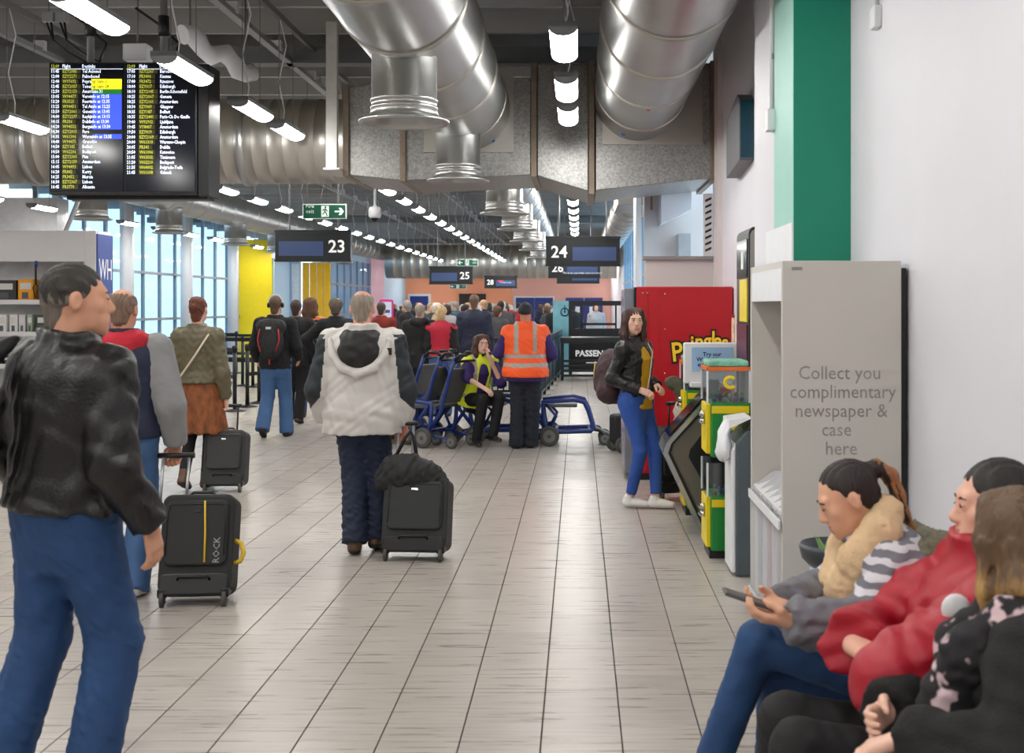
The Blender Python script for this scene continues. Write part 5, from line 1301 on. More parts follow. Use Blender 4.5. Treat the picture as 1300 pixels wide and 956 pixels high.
# 2 the man with the red hood
X2 = -2.555
f = Fig('person', 'man in navy body warmer with red hood and grey sleeves pulling a suitcase', (X2, 6.62, 0), .06, 1.715, skin=(204, 146, 118), hv=.012, wide=1.12,
    pose=dict(R=((.275, -.04, 1.06), (.275, .06, .83)), hR=dict(curl=.95, n=(-.3, -.9, .1), d=(-.05, .12, -.97), thumb=.6), lR=((.10, .06, .50), (.10, -.10, .095), -.1, -.1), lL=((-.15, -.02, .49), (-.19, -.10, .09), .1, 0)))
f.body(); f.hair('bald', (122, 98, 82), None, 4)
f.top('sweatshirt', M_greywool, .022, -.03, collar=False, seed=21, amp=.003, sl=1.24)
f.top('body_warmer', M_navy, .034, -.05, collar=False, seed=22, amp=.003, nosleeve=True, extra=lambda q: None)
q = SDF(); q.chain([f.T @ Vector(v) for v in ((-.13, .0, .475), (-.10, -.085, .50), (0, -.12, .475), (.10, -.085, .50), (.13, .0, .475), (.07, .09, .46))], [.045, .05, .058, .05, .045, .035], k=.04); q.cap(f.T @ Vector((0, -.03, .45)), f.T @ Vector((0, -.02, .56)), .075, .07, k=.03, flat=True); q.ell(tuple(f.T @ Vector((0, -.135, .41))), (.10, .045, .08), k=.04); q.disp = folds(23, .005, .12)
mk('red_hood', q.surf(.011), M_redfleece, f.root)
f.trousers(M_denim3, 'jeans', r=(.10, .08, .078), hem=-.03).shoes(M_whiteshoe, M_wsole)

# 3 the woman in the brown skirt
X3 = (252-CX)*10.35/F
f = Fig('person', 'woman with red hair bun in olive jacket and brown skirt, pulling a dark suitcase', (X3, 10.35, 0), -.08, 1.70, True, skin=(218, 172, 148), hv=.0125,
    pose=dict(R=((.225, -.03, 1.02), (.235, .02, .80)), hR=dict(curl=.95, n=(-.5, -.8, 0), d=(0, .05, -1), thumb=.6), L=((-.225, -.04, 1.03), (-.21, .05, .80)), lL=((-.07, .0, .48), (-.065, -.16, .13), .05, -.35), lR=((.06, .10, .48), (.05, .04, .09), -.05, 0)))
f.body(); f.hair('bun', (98, 48, 30), None, 2)
f.top('olive_jacket', M_olive, .024, .02, collar=.5, seed=31, amp=.007, wl=.12, flare=.02)
q = SDF(); q.loft([(.50, .265, .20, 0), (.60, .245, .185, 0), (.80, .215, .16, 0), (.98, .175, .13, 0)], Matrix.Identity(4)); q.disp = lambda P: (.010*np.sin(np.arctan2(P[:, 0], P[:, 1])*11)*np.clip((.95-P[:, 2])*2.2, 0, 1)).astype(np.float32)
mk('skirt', q.surf(.012), M_skirt, f.root)
f.trousers(M_blackcloth, 'leggings', top=.0, r=(.075, .055, .045), amp=.002).shoes(M_brownshoe, M_sole, .05)
MB().tube([f.T @ Vector(v) for v in ((.14, .02, .50), (.13, -.115, .44), (.04, -.172, .27), (-.08, -.178, .10), (-.21, -.15, -.02))], .010, 6).build('bag_strap', mat('beige_strap', (196, 182, 160), .6), f.root, local=True)
bagmesh('handbag', 'small beige handbag on the hip of the woman in the skirt', 'bag', (X3, 10.35, 0), -.08, MATS['beige_strap'], lambda q: q.ell((-.235, -.17, .93), (.06, .06, .09)), .01, 3, .002)

# 4 the man in the white jacket
X4 = (459-CX)*7.75/F
f = Fig('person', 'grey haired man in white and slate hooded jacket, seen from behind in the middle', (X4, 7.78, 0), .02, 1.72, skin=(212, 150, 128), hv=.0085, wide=1.2,
    pose=dict(L=((-.295, -.02, 1.06), (-.262, .10, .86)), R=((.285, -.03, 1.05), (.265, .03, .84)), hR=dict(curl=.9, n=(-.4, -.9, 0), d=(0, .1, -1), thumb=.6), hL=dict(curl=.5), head=(.0, 0, 0),
    lL=((-.05, .02, .49), (-.03, -.12, .095), .12, 0), lR=((.10, .06, .50), (.095, -.02, .10), -.1, -.25)))
f.body(); f.hair('bald', (146, 134, 120), None, 5)
Ti = np.array(f.T.inverted())
eL, eR = np.array(f.J['elL']), np.array(f.J['elR'])
def zone4(cn):
    p = cn@Ti[:3, :3].T+Ti[:3, 3]; ax_ = np.abs(p[:, 0])
    z = ((ax_ > .225+.10*np.clip(.44-p[:, 2], 0, .5)) & (p[:, 2] < .47) & (p[:, 2] > .10-.10*(ax_-.25)/.1) & (ax_+(p[:, 2]-.1)*.35 < .45-(p[:, 2] > .36)*.02)) | ((ax_ > .13) & (p[:, 2] > .455) & (p[:, 2] < .50) & (p[:, 1] > -.09))
    return z.astype(int)
f.top('white_jacket', [M_jwhite, M_jdark], .036, -.15, collar=.85, zone=zone4, seed=41, amp=.007, wl=.2, flare=.035, sl=1.02)
q = SDF(); q.ell(tuple(f.T @ Vector((0, -.150, .385))), (.135, .060, .125), k=.02); q.cap(f.T @ Vector((-.085, -.10, .485)), f.T @ Vector((.085, -.10, .485)), .045, k=.05); q.cut(f.T @ Vector((0, -.03, .4)), (0, 1, .25)); q.disp = folds(44, .006, .13)
mk('hood', q.surf(.0105), M_hood, f.root)
q = SDF(); q.chain([f.T @ Vector(v) for v in ((-.19, -.115, .46), (-.17, -.15, .37), (-.105, -.178, .285), (0, -.19, .245), (.105, -.178, .285), (.17, -.15, .37), (.19, -.115, .46))], [.02, .024, .027, .03, .027, .024, .02], k=.02); q.disp = folds(45, .004, .08)
mk('hood_edge', q.surf(.010), M_jwhite, f.root)
MB().cbox(f.T @ Vector((.20, -.155, .39)), (.03, .012, .045)).build('strap_tab', M_hood, f.root, local=True)
f.trousers(M_denim2, 'jeans', r=(.10, .084, .078), hem=.005, seed=46, amp=.007).shoes(M_brownshoe, M_sole)
bx = (521-CX)*7.62/F
t = bagmesh('holdall', 'black soft bag hung on the charcoal suitcase by the man in white', 'bag', (bx, 7.55, 0), 0, M_bpack, lambda q: (q.ell((0, .03, .535), (.205, .085, .10)), q.cap((-.17, .03, .47), (.19, .03, .47), .055, .06, k=.05), q.cap((-.12, .03, .60), (.02, .03, .625), .045, .03, k=.05)), .0105, 7, .010)
MB().tube([(-.10, .03, .62), (-.03, .06, .76), (.0, .09, .80), (.02, .07, .76), (.05, .03, .62)], .012, 8).build('handle', M_blackcloth, t, local=True)

# 5 the man with the black backpack, 6-8 the group beyond him
def back_person(px, Y, H, fem, hair, rgb, label, top, topm, trm, shm, pose=None, rz=0, hv=.017, wide=1.05, hem=-.08, th=.026, zone=None, r=(.096, .076, .070), collar=.6, group=None, skin=(212, 164, 138), **kw):
    f = Fig('person', label, ((px-CX)*Y/F, Y, 0), rz, H, fem, skin=skin, hv=hv, pose=pose, wide=wide, group=group)
    f.body(False); f.hair(hair, rgb, None, int(px) % 17)
    f.top(top, topm, th, hem, collar=collar, zone=zone, seed=int(px), amp=.006, wl=.14, **kw); f.trousers(trm, 'trousers', r=r, seed=int(px)+1, hem=-.02).shoes(shm, M_sole); return f
f = back_person(350, 14.55, 1.74, False, 'short', (96, 72, 52), 'man with headphones and black backpack walking by the queue posts', 'anorak', M_blackcloth, M_denim3, M_blackshoe, dict(lL=((-.09, -.02, .50), (-.10, -.22, .14), .1, -.5), lR=((.10, .08, .50), (.13, .02, .09), -.1, 0), L=((-.26, -.02, 1.10), (-.26, .14, .94)), R=((.26, -.02, 1.10), (.24, .16, .96))), hem=-.10, hv=.015, r=(.10, .08, .085))
MB().tube([f.HM @ Vector((.086*math.cos(a), -.01, .03+.108*math.sin(a))) for a in np.linspace(0, math.pi, 14)], .009, 6).build('headphone_band', M_white, f.root, local=True)
for sg in (-1, 1): MB().ball(f.hp(sg*.087, -.005, .01), .034, 12, (.5, 1, 1)).build('ear_cup', M_black, f.root, local=True)
t = bagmesh('backpack', 'black backpack with red trim on the man with headphones', 'backpack', ((350-CX)*14.55/F, 14.55, 0), 0, M_bpack, lambda q: (q.ell((0, -.25, 1.19), (.155, .11, .24)), q.cap((-.10, -.22, 1.36), (.10, -.22, 1.36), .08, k=.06), q.ell((0, -.33, 1.10), (.12, .05, .13), k=.04)), .013, 5, .005)
for sg in (-1, 1): MB().tube([(sg*.11, -.32, 1.33), (sg*.13, -.345, 1.20), (sg*.09, -.365, 1.06)], .008, 6).build('red_cord', mat('cord_red', (190, 40, 44), .5), t, local=True)
MB().cbox((0, -.345, 1.34), (.06, .02, .03)).build('logo_patch', M_ew, t, local=True); MB().tube([(0, -.30, .98), (.0, -.30, .90)], .010, 6).build('red_strap', MATS['cord_red'], t, local=True)
back_person(376, 16.2, 1.70, False, 'short', (60, 46, 38), 'person in black clothes and brown boots hidden behind the backpack man', 'black_coat', M_blackcloth, M_blackcloth, M_brownshoe, dict(lR=((.08, .0, .50), (.06, -.12, .10), -.1, -.2)), hem=-.15)
def zstripe(cn): return ((np.floor((cn[:, 2])/.038) % 3)).astype(int)
back_person(394, 17.0, 1.74, True, 'long', (88, 56, 36), 'woman with long brown hair in orange and black striped top', 'striped_top', [M_blackcloth, mat('stripe_orange', (214, 112, 50), .8), mat('stripe_cream', (206, 176, 150), .8)], M_denim3, M_brownshoe, dict(lR=((.09, .06, .50), (.10, .0, .10), -.1, 0)), zone=zstripe, collar=False, th=.02, r=(.09, .065, .05))
back_person(427, 15.6, 1.72, True, 'curly', (96, 84, 72), 'person with curly grey hair in black top, hand on hip', 'black_top', M_blackcloth, M_denim2, M_blackshoe, dict(L=((-.40, -.06, 1.16), (-.27, .02, .98)), R=((.30, -.05, 1.12), (.24, .08, .95))), wide=1.15, hem=-.05)
back_person(484, 19.5, 1.68, False, 'short', (60, 50, 44), 'person in rust red jumper half hidden behind the white jacket', 'jumper', M_brownrust, M_denim2, M_blackshoe)
f = back_person(533, 17.3, 1.66, False, 'bald', (160, 150, 140), 'grey haired person in long black coat with hood down, behind the wheelchairs', 'long_coat', M_blackcloth, M_denim2, M_blackshoe, hem=-.22, wide=1.12, flare=.03, extra=None)
q = SDF(); q.chain([f.T @ Vector(v) for v in ((-.11, .0, .49), (-.08, -.10, .50), (0, -.13, .47), (.08, -.10, .50), (.11, .0, .49))], [.045, .055, .06, .055, .045], k=.04); mk('hood_down', q.surf(.015), M_blackcloth, f.root)
def zvest(T):
    Ti = np.array(T.inverted())
    def z(cn):
        p = cn@Ti[:3, :3].T+Ti[:3, 3]; return (np.abs(p[:, 0]) > .19).astype(int)
    return z
f = back_person(560, 17.2, 1.62, True, 'curly', (206, 176, 128), 'blonde woman in bright red body warmer standing behind the wheelchairs', 'black_jumper', M_blackcloth, M_denim3, M_blackshoe, wide=1.1, hem=-.02)
f.top('red_body_warmer', mat('vest_red', (180, 26, 52), .7, var=.08), .034, .0, collar=.5, nosleeve=True, seed=77)
back_person(602, 18.8, 1.80, False, 'short', (110, 84, 66), 'tall man in navy blazer seen from behind, left of the orange vest', 'navy_blazer', M_navy, M_denim2, M_blackshoe, wide=1.12, hem=-.12)

# 9 the staff member in the orange vest
X9 = (667-CX)*13.35/F
f = Fig('person', 'staff member in orange reflective vest and black woolly hat, back to camera', (X9, 13.35, 0), .05, 1.64, skin=(196, 140, 112), hv=.0135, wide=1.22,
    pose=dict(L=((-.30, .02, 1.08), (-.20, .20, 1.12)), R=((.30, .0, 1.06), (.22, .16, .98)), lL=((-.085, .0, .48), (-.10, -.02, .085), .35), lR=((.085, .02, .48), (.06, .03, .085), .1)))
f.body(False); f.hair('beanie', (20, 22, 30))
f.top('purple_jumper', M_purple, .026, -.13, collar=.8, seed=91, amp=.005, sl=1.05, flare=.02)
def zhv(T, bands, vert=True):
    Ti = np.array(T.inverted())
    def z(cn):
        p = cn@Ti[:3, :3].T+Ti[:3, 3]; o = np.zeros(len(p), int)
        for a, b in bands: o |= ((p[:, 2] > a) & (p[:, 2] < b)).astype(int)
        if vert: o |= ((np.abs(np.abs(p[:, 0])-.11) < .024) & (p[:, 2] > .2)).astype(int)
        return o
    return z
f.top('orange_vest', [M_hivis, M_refl], .044, -.08, collar=False, nosleeve=True, seed=92, amp=.006, flare=.04, zone=zhv(f.T, ((.04, .085), (.15, .195))))
f.trousers(mat('trouser_navy', (24, 28, 40), .8, var=.1, bump=.2, bs=150), 'trousers', r=(.105, .085, .085), hem=-.03, seed=93, amp=.007).shoes(M_blackshoe, M_sole)

# 10 the seated staff member
X10 = (606-CX)*13.75/F
f = Fig('person', 'seated staff member with long brown hair and yellow reflective vest, hand at mouth', (X10, 13.75, 0), math.pi+.55, 1.66, True, skin=(222, 180, 160), hv=.0135,
    pose=dict(pel=(0, -.05, .55), lean=.30, head=(-.10, -.05, 0), L=((-.17, .27, .72), (-.03, .24, 1.02)), hL=dict(curl=.7, n=(.3, -.8, .2), d=(.1, -.3, .9), thumb=.4), R=((.22, .20, .78), (.12, .40, .68)), hR=dict(curl=.5, n=(-.3, .0, -1)),
    lL=((-.09, .38, .56), (-.03, .34, .14), .1), lR=((.11, .36, .54), (.12, .22, .09), -.2)))
f.body(); f.eyes(); f.hair('long', (74, 46, 32), None, 4)
f.top('purple_shirt', M_purple, .02, -.08, collar=.4, seed=101, sleeve=.05, amp=.004)
f.top('yellow_vest', [M_hiyel, M_refl], .034, -.10, collar=False, nosleeve=True, seed=102, flare=.02, zone=zhv(f.T, ((.02, .065),), True), extra=lambda q: q.cap(f.T @ Vector((0, .16, .50)), f.T @ Vector((0, .17, .02)), .070, .075, k=.015, kind='s'))
f.trousers(M_blackcloth, r=(.088, .068, .055), amp=.004).shoes(M_blackshoe, M_brownshoe)

# 11 the leaning woman in jeans
X11 = (808-CX)*9.45/F; RZ11 = -math.pi/2-.62
f = Fig('person', 'young woman in black leather jacket, mustard top and bright blue jeans looking back', (X11, 9.45, 0), RZ11, 1.62, True, skin=(222, 178, 156), hv=.0115,
    pose=dict(pel=(0, .0, .86), lean=-.03, head=(-.72, 0, .0), R=((.20, -.10, 1.03), (.13, .11, .95)), hR=dict(curl=.6, n=(-.4, -.4, -.6)), L=((-.20, -.06, 1.03), (-.09, .14, .97)), hL=dict(curl=.6, n=(.4, -.4, -.6)),
    lR=((.08, .09, .46), (.06, -.02, .085), .35), lL=((-.07, .13, .46), (-.02, .17, .085), .45)))
f.body(); f.eyes(); f.hair('long', (66, 40, 32), None, 4)
f.top('mustard_top', M_mustard, .014, -.08, sl=.72, collar=False, seed=111, sleeve=.6, amp=.003)
f.top('leather_jacket', M_leather, .021, .03, sl=.86, collar=.35, seed=112, amp=.007, wl=.10, extra=lambda q: q.cap(f.T @ Vector((.02, .15, .52)), f.T @ Vector((.02, .17, -.02)), .060, .085, k=.012, kind='s'))
f.trousers(M_denim4, 'skinny_jeans', r=(.086, .060, .044), hem=.06, seed=113, amp=.003).shoes(M_whiteshoe, M_wsole)
MB().tube([f.T @ Vector(v) for v in ((-.10, .06, .48), (-.06, .135, .40), (.0, .14, .20), (.05, .13, .02))], .007, 6).build('cream_cord', MATS['beige_strap'], f.root, local=True)
t = bagmesh('backpack', 'dark maroon backpack on the back of the leaning young woman', 'backpack', (X11, 9.45, 0), RZ11, M_maroon, lambda q: (q.ell((0, -.24, 1.05), (.145, .12, .21)), q.cap((-.08, -.21, .92), (.08, -.21, .92), .10, k=.06), q.ell((0, -.32, 1.0), (.11, .06, .12), k=.04)), .012, 6, .006)
MB().tube([(.10, -.33, 1.16), (.115, -.335, 1.06), (.12, -.32, .96)], .006, 6).build('gold_zip', mat('gold_zip', (190, 160, 90), .4, metal=.6), t, local=True)
t = bagmesh('carrier_bag', 'white and orange carrier bag hanging in front of the leaning woman', 'bag', (.84, 9.42, 0), .2, mat('carrier_white', (206, 196, 186), .45, var=.2, vs=12), lambda q: (q.ell((0, 0, .74), (.08, .10, .13)), q.cap((0, 0, .84), (-.03, 0, 1.0), .02, .012, k=.04)), .011, 9, .012)
t = bagmesh('coat_bundle', 'dark olive coat folded over the arm of the leaning woman', 'coat', (.79, 9.36, 0), 0, mat('olive_cloth', (86, 84, 70), .8, var=.2), lambda q: (q.cap((-.06, 0, 1.0), (.08, .0, .94), .05, .06, k=.04), q.ell((.05, 0, .90), (.07, .06, .08), k=.04)), .011, 12, .010)

# ------------------------------------------------------------------ the row of seats and the three people on it
bt = thing('bench_seat', 'black seat row against the bright right wall', 'bench', (1.1, 3.0, 0))
for i in range(4):
    y = 1.97+i*.46
    MB().box((.80, y, .33), (1.26, y+.42, .365)).build('seat', M_black, bt, bevel=.015); MB().obox((1.29, y+.21, .37), (1.37, y+.21, .78), .42, .03, up=(1, 0, 0)).build('backrest', M_black, bt, bevel=.008)
MB().box((.98, 1.97, .27), (1.06, 3.8, .33)).build('beam', M_grey, bt)
for y in (2.1, 3.6): MB().box((.99, y, 0), (1.05, y+.06, .27)).build('leg', M_grey, bt); MB().box((.78, y, 0), (1.28, y+.06, .03)).build('foot', M_grey, bt)
def two_tone(name, c0, c1, kind, sc, thr):
    m = mat(name, c0, .85, bump=.3, bs=60); N = m.node_tree.nodes; L = m.node_tree.links; tc = N.new('ShaderNodeTexCoord')
    if kind == 'wave':
        t = N.new('ShaderNodeTexWave'); t.bands_direction = 'Z'; t.inputs['Scale'].default_value = sc; t.inputs['Distortion'].default_value = 3.2; t.inputs['Detail'].default_value = 2; t.inputs['Detail Scale'].default_value = 1.6
    else:
        t = N.new('ShaderNodeTexNoise'); t.inputs['Scale'].default_value = sc; t.inputs['Detail'].default_value = 2
    L.new(tc.outputs['Object'], t.inputs['Vector'])
    r = N.new('ShaderNodeValToRGB'); e = r.color_ramp.elements; e[0].position = thr-.02; e[0].color = lin(c0)+(1,); e[1].position = thr+.02; e[1].color = lin(c1)+(1,)
    L.new(t.outputs['Fac' if 'Fac' in t.outputs else 0], r.inputs[0]); L.new(r.outputs[0], N['Principled BSDF'].inputs['Base Color']); return m
def hair_ombre(c0, c1, za, zb):
    m = mat('hair_ombre', c0, .5, var=.3, vs=60, bump=.5, bs=160, stretch=(1, 1, .2)); N = m.node_tree.nodes; L = m.node_tree.links; b = N['Principled BSDF']
    tc = N.new('ShaderNodeTexCoord'); sp = N.new('ShaderNodeSeparateXYZ'); L.new(tc.outputs['Object'], sp.inputs[0])
    mp = N.new('ShaderNodeMapping'); mp.inputs['Scale'].default_value = (1, 1, .12); L.new(tc.outputs['Object'], mp.inputs[0])
    nz = N.new('ShaderNodeTexNoise'); nz.inputs['Scale'].default_value = 70; L.new(mp.outputs[0], nz.inputs['Vector'])
    ad = N.new('ShaderNodeMath'); ad.operation = 'MULTIPLY_ADD'; ad.inputs[1].default_value = .22; L.new(nz.outputs[0], ad.inputs[0]); L.new(sp.outputs['Z'], ad.inputs[2])
    mr = N.new('ShaderNodeMapRange'); mr.inputs['From Min'].default_value = za+.11; mr.inputs['From Max'].default_value = zb+.11; L.new(ad.outputs[0], mr.inputs['Value'])
    mx = N.new('ShaderNodeMix'); mx.data_type = 'RGBA'; mx.inputs[6].default_value = lin(c1)+(1,); mx.inputs[7].default_value = lin(c0)+(1,)
    L.new(mr.outputs[0], mx.inputs[0]); L.new(mx.outputs[2], b.inputs['Base Color']); return m
FW = math.pi/2          # facing -X
def toloc(base, rz, p):
    return Matrix.Rotation(-rz, 4, 'Z') @ (Vector(p)-Vector(base))
# girl with the phone
b0 = (1.10, 3.52, 0); rz = FW-.04; tl = lambda *p: tuple(toloc(b0, rz, p))
f = Fig('person', 'seated young woman with ponytail, beige scarf and grey parka looking at phone', b0, rz, 1.62, True, skin=(218, 168, 140), hv=.0105,
    pose=dict(pel=(0, 0, .485), lean=.50, head=(.0, .30, 0), L=(tl(.79, 3.25, .715), tl(.58, 3.24, .745)), hL=dict(curl=.55, n=(.3, .2, .8), d=(-.1, 1, .12), thumb=.5), R=(tl(.78, 3.72, .70), tl(.60, 3.44, .735)), hR=dict(curl=.5, n=(-.3, .1, .9), d=(-.3, .9, .1)),
    lL=(tl(.54, 3.55, .60), tl(.40, 3.60, .20), -.1, -.3), lR=(tl(.62, 3.66, .46), tl(.60, 3.70, .085), 0)))
f.body(); f.eyes(True, (52, 38, 30)); f.hair('pony', (36, 28, 26), (150, 98, 56), 3, lambda p, j: (p[:, 1]+j < -.138))
Ti = np.array(f.T.inverted())
def zparka(cn):
    p = cn@Ti[:3, :3].T+Ti[:3, 3]; return ((p[:, 2] > .08) & (p[:, 1] < .18)).astype(int)
f.top('parka', [M_parka, two_tone('parka_stripe', (112, 111, 120), (202, 200, 208), 'wave', 9, .55)], .038, -.05, collar=.4, zone=zparka, seed=121, amp=.010, wl=.10, sl=1.05)
q = SDF(); q.chain([f.T @ Vector(v) for v in ((-.09, -.03, .54), (-.095, .06, .50), (-.06, .13, .43), (.0, .16, .36), (.06, .13, .43), (.095, .06, .50), (.09, -.03, .54), (0, -.085, .57), (-.09, -.03, .54))], [.05, .055, .06, .07, .06, .055, .05, .045, .05], k=.04); q.ell(tuple(f.T @ Vector((0, .16, .31))), (.085, .05, .09), k=.04); q.disp = folds(123, .007, .07)
mk('scarf', q.surf(.0098), M_scarf, f.root)
q = SDF(); q.chain([f.T @ Vector(v) for v in ((-.19, -.05, .44), (-.13, -.14, .42), (0, -.19, .38), (.13, -.14, .42), (.19, -.05, .44))], [.035, .045, .05, .045, .035], k=.03); q.disp = lambda P: (.012*np.sin(P[:, 0]*190+2*np.sin(P[:, 2]*170))*np.sin(P[:, 1]*210)*np.sin(P[:, 2]*200)).astype(np.float32)
mk('fur_trim', q.surf(.0085), M_fur, f.root)
f.trousers(M_denim, 'jeans', r=(.088, .066, .055), hem=-.01, seed=124, amp=.004).shoes(M_blackshoe, M_sole)
pc = (.47, 3.28, .795); ph = thing('phone', 'grey mobile phone held by the young woman with the ponytail', 'phone', pc)
R = Matrix.Rotation(.32, 4, 'Y')
MB().cbox((0, 0, 0), (.145, .072, .009)).build('case', mat('phone_grey', (90, 86, 86), .3, metal=.5), ph, bevel=.003, local=True, xf=R)
MB().cbox((0, 0, .005), (.135, .064, .001)).build('phone_screen', M_screen, ph, local=True, xf=R)

# man in red
b0 = (.985, 3.06, 0); rz = FW-.10; tl = lambda *p: tuple(toloc(b0, rz, p))
f = Fig('person', 'seated dark haired man in red jacket with high collar, arms folded', b0, rz, 1.72, False, skin=(222, 172, 150), hv=.0105, wide=1.1,
    pose=dict(pel=(0, 0, .44), lean=-.16, head=(.02, .08, 0), L=(tl(.74, 2.80, .72), tl(.90, 2.93, .69)), R=(tl(.80, 3.28, .70), tl(.70, 3.02, .745)), hL=dict(curl=.6), hR=dict(curl=.5, n=tuple(Matrix.Rotation(-rz, 3, 'Z') @ Vector((.3, .1, -1))), d=tuple(Matrix.Rotation(-rz, 3, 'Z') @ Vector((.55, -.8, -.2))), thumb=.2),
    lL=(tl(.56, 2.98, .49), tl(.50, 2.98, .085), 0), lR=(tl(.56, 3.18, .49), tl(.55, 3.2, .085), 0)))
f.body(); f.eyes(True, (40, 32, 28)); f.hair('short', (34, 30, 28), (70, 62, 56), 6, lambda p, j: (p[:, 2]+j < .022))
f.top('red_jacket', M_redj, .046, -.12, collar=1.3, seed=131, amp=.010, wl=.17, sl=1.12, extra=lambda q: q.cap(f.T @ Vector((0, .0, .47)), f.T @ Vector((0, .028, .592)), .088, .094, k=.02, flat=True))
shp = f.J['shL'].lerp(f.J['elL'], .38); nrm = (Vector((-1, .15, .35))).normalized()
_, bp_, bn_, _ = f.t.closest_point_on_mesh(Vector(tl(.83, 2.70, .98)))
MB().ball(bp_, .034, 16, (.35, 1, 1.05)).build('white_badge', M_white, f.root, local=True)
f.trousers(M_blackcloth, r=(.098, .075, .066)).shoes(M_blackshoe, M_sole)

# blonde woman nearest
b0 = (1.02, 2.60, 0); rz = FW-.30; tl = lambda *p: tuple(toloc(b0, rz, p))
f = Fig('person', 'seated woman with long blonde hair and black coat, nearest on the seat row', b0, rz, 1.62, True, skin=(224, 180, 160), hv=.0105, wide=1.12,
    pose=dict(pel=(0, 0, .475), lean=.10, head=(-.75, .06, 0), L=(tl(.88, 2.36, .70), tl(.68, 2.48, .70)), hL=dict(curl=.6, n=(.0, .3, -1), d=tuple(Matrix.Rotation(-rz, 3, 'Z') @ Vector((-1, .3, -.4)))), R=(tl(.86, 2.86, .70), tl(.70, 2.68, .69)), hR=dict(curl=.5),
    lL=(tl(.58, 2.58, .49), tl(.52, 2.58, .085), 0), lR=(tl(.58, 2.74, .49), tl(.52, 2.76, .085), 0)))
f.body(); f.hair('long', (104, 78, 54), None, 9); setm(f.h, hair_ombre((96, 72, 50), (208, 164, 96), .90, 1.04))
f.top('black_coat', mat('coat_black', (24, 23, 24), .85, var=.14, bump=.35, bs=150), .036, -.12, collar=.4, seed=141, amp=.008, wl=.16, sl=1.1)
Hi2 = np.array(f.T.inverted())
M_scarfb = two_tone('scarf_print', (28, 26, 30), (206, 180, 186), 'noise', 16, .60)
def zsc(cn):
    p = cn@Hi2[:3, :3].T+Hi2[:3, 3]; return ((np.sin(p[:, 0]*74+3*np.sin(p[:, 2]*30))*np.sin(p[:, 1]*66+2)*np.sin(p[:, 2]*70+1) > .38)).astype(int)
q = SDF(); q.chain([f.T @ Vector(v) for v in ((-.12, .02, .50), (-.10, .12, .42), (-.06, .17, .30), (-.05, .18, .18), (.06, .14, .40), (.12, .02, .50), (0, -.08, .53), (-.12, .02, .50))], [.045, .055, .065, .055, .05, .045, .04, .045], k=.04); q.disp = folds(143, .007, .08)
mk('scarf', q.surf(.0098), M_scarfb, f.root)
f.trousers(M_blackcloth, r=(.09, .07, .06)).shoes(M_blackshoe, M_sole)

# ------------------------------------------------------------------ the crowd at the far gates
templates = []
for fem, hs in ((False, 'short'), (True, 'bob'), (False, 'bald'), (True, 'curly')):
    f = Fig('person', 'x', (0, 40, 0), 0, 1.72, fem, hv=.028, wide=1.1, pose=dict(lL=((-.09, .02, .5), (-.10, -.05, .085), .1)))
    f.body(False); f.hair(hs, (60, 48, 40)); f.top('coat', M_blackcloth, .034, -.16, collar=.6, seed=3, amp=.006); f.trousers(M_denim2, r=(.09, .07, .065)); f.shoes(M_blackshoe, M_sole)
    templates.append(f.root)
coats = [('black', (24, 24, 27)), ('navy', (28, 36, 62)), ('charcoal', (58, 58, 62)), ('dark grey', (74, 72, 74)), ('brown', (92, 70, 52)), ('beige', (176, 152, 122)), ('red', (168, 40, 48)), ('teal', (50, 88, 104)), ('pale grey', (170, 168, 170)), ('burgundy', (88, 34, 46))]
hairs = [('dark', (42, 34, 30)), ('brown', (92, 66, 46)), ('fair', (176, 144, 98)), ('grey', (142, 138, 132)), ('white', (206, 202, 196))]
rnd = random.Random(21); used = []; first = set()
def slotmat(o, m):
    for sl in o.material_slots: sl.link = 'OBJECT'; sl.material = m
def crowd(x, y, rz, ti, ci, hi, sc, label):
    src = templates[ti]
    if ti not in first: r = src; first.add(ti); r.location = (x, y, 0); r.rotation_euler = (0, 0, rz); r.scale = (sc,)*3
    else: r = dup(src, (x, y, 0), rz, scale=(sc,)*3)
    tag(r, label, 'person', 'people queueing at the far gates')
    for ch in r.children:
        if ch.name.startswith('coat'): slotmat(ch, mat('crowd_%s' % coats[ci][0], coats[ci][1], .8, var=.12))
        elif ch.name.startswith('hair'): slotmat(ch, mat('crowdhair_%s' % hairs[hi][0], hairs[hi][1], .7, var=.2))
    return r
n = 0; tries = 0; labs = set()
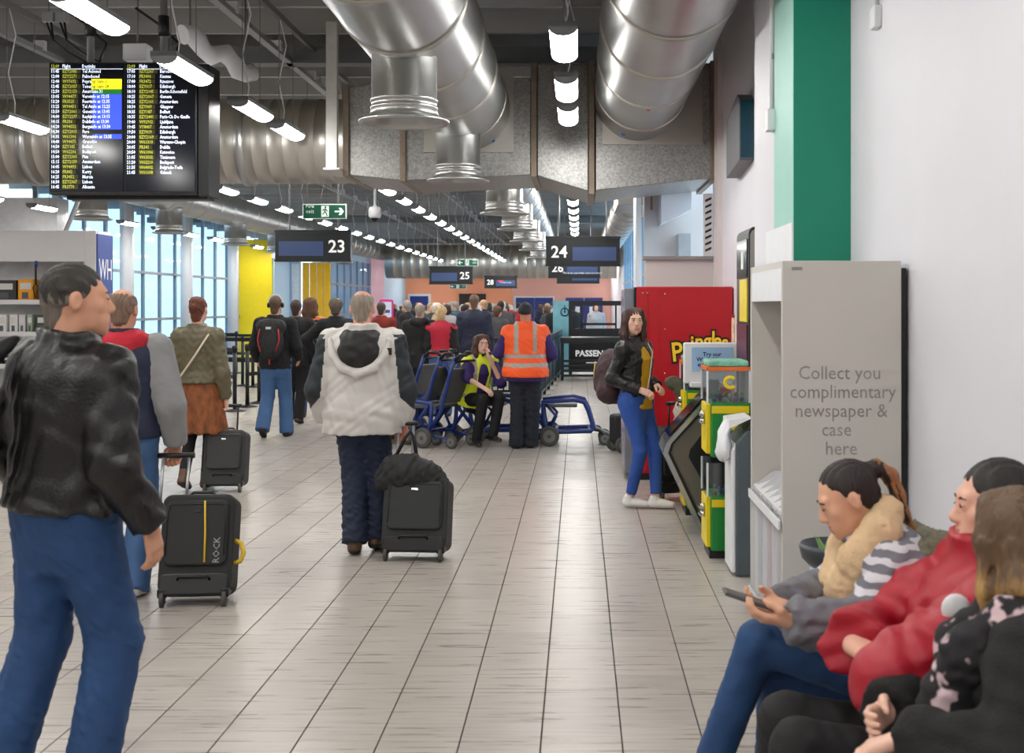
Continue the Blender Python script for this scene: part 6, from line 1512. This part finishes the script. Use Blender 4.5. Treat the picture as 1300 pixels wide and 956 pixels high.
while n < 62 and tries < 4000:
    tries += 1
    y = 22.8+31*rnd.random()**1.0; px = 500+205*rnd.random(); x = (px-CX)*y/F
    if 646 < px < 705 and y < 30: continue
    if px > 600 and y < 27.5 and x > -1.3: continue
    if y < 26 and (px < 520 or px > 640): continue
    if abs(y-24.2) < .5 and x < -3.2: continue
    if abs(y-23.5) < .6 and x < -3.4: continue
    if any((x-a)**2+(y-b)**2 < .42 for a, b in used): continue
    ci = rnd.choice([0, 0, 0, 1, 1, 2, 2, 3, 4, 5, 6, 7, 8, 9]); hi = rnd.choice([0, 0, 1, 1, 2, 3, 4]); ti = rnd.randrange(4)
    lb = 'person with %s hair in %s coat queueing %s' % (hairs[hi][0], coats[ci][0], 'just beyond the railing' if y < 31 else 'midway to the orange wall' if y < 43 else 'close to the orange wall')
    if lb in labs: continue
    labs.add(lb); used.append((x, y)); crowd(x, y, rnd.choice([0, 0, .3, -.4, 1.2, -1.3, 2.8]), ti, ci, hi, .93+.10*rnd.random(), lb); n += 1
# red rucksack in the crowd and a few pieces in front of the crowd
p = W(638, 405, 27); r = crowd(p.x, 27.0, 0, 0, 0, 4, 1.0, 'person with white hat carrying a red rucksack at the far gates')
bagmesh('rucksack', 'bright red rucksack on the back of a person in the far queue', 'backpack', (p.x, 27.0, 0), 0, mat('rucksack_red', (226, 60, 48), .6, var=.1), lambda q: q.ell((0, -.24, 1.18), (.20, .12, .28)), .02, 4, .006)
for px, y, rz, ti, ci, hi, lb in ((757, 33, 3.1, 1, 8, 1, 'person in pale grey coat facing the camera behind the aisle sign'), (706, 30, .2, 2, 0, 3, 'person in black coat standing beside the pale blue advertising panel'),
        (727, 31.5, .4, 0, 0, 0, 'person in black coat seen through the left of the aisle sign')):
    crowd((px-CX)*y/F, y, rz, ti, ci, hi, .98, lb)

# prints and tiny repeated marks that cannot be picked apart singly
for o in S.objects:
    if o.type == 'MESH' and o.parent is not None and o.name.split('.')[0] in ('lettering', 'icon', 'rivet', 'screen_text', 'display_text', 'notice_text', 'number', 'print', 'case_post', 'coin_knob', 'sign_lettering'):
        o['kind'] = 'stuff'
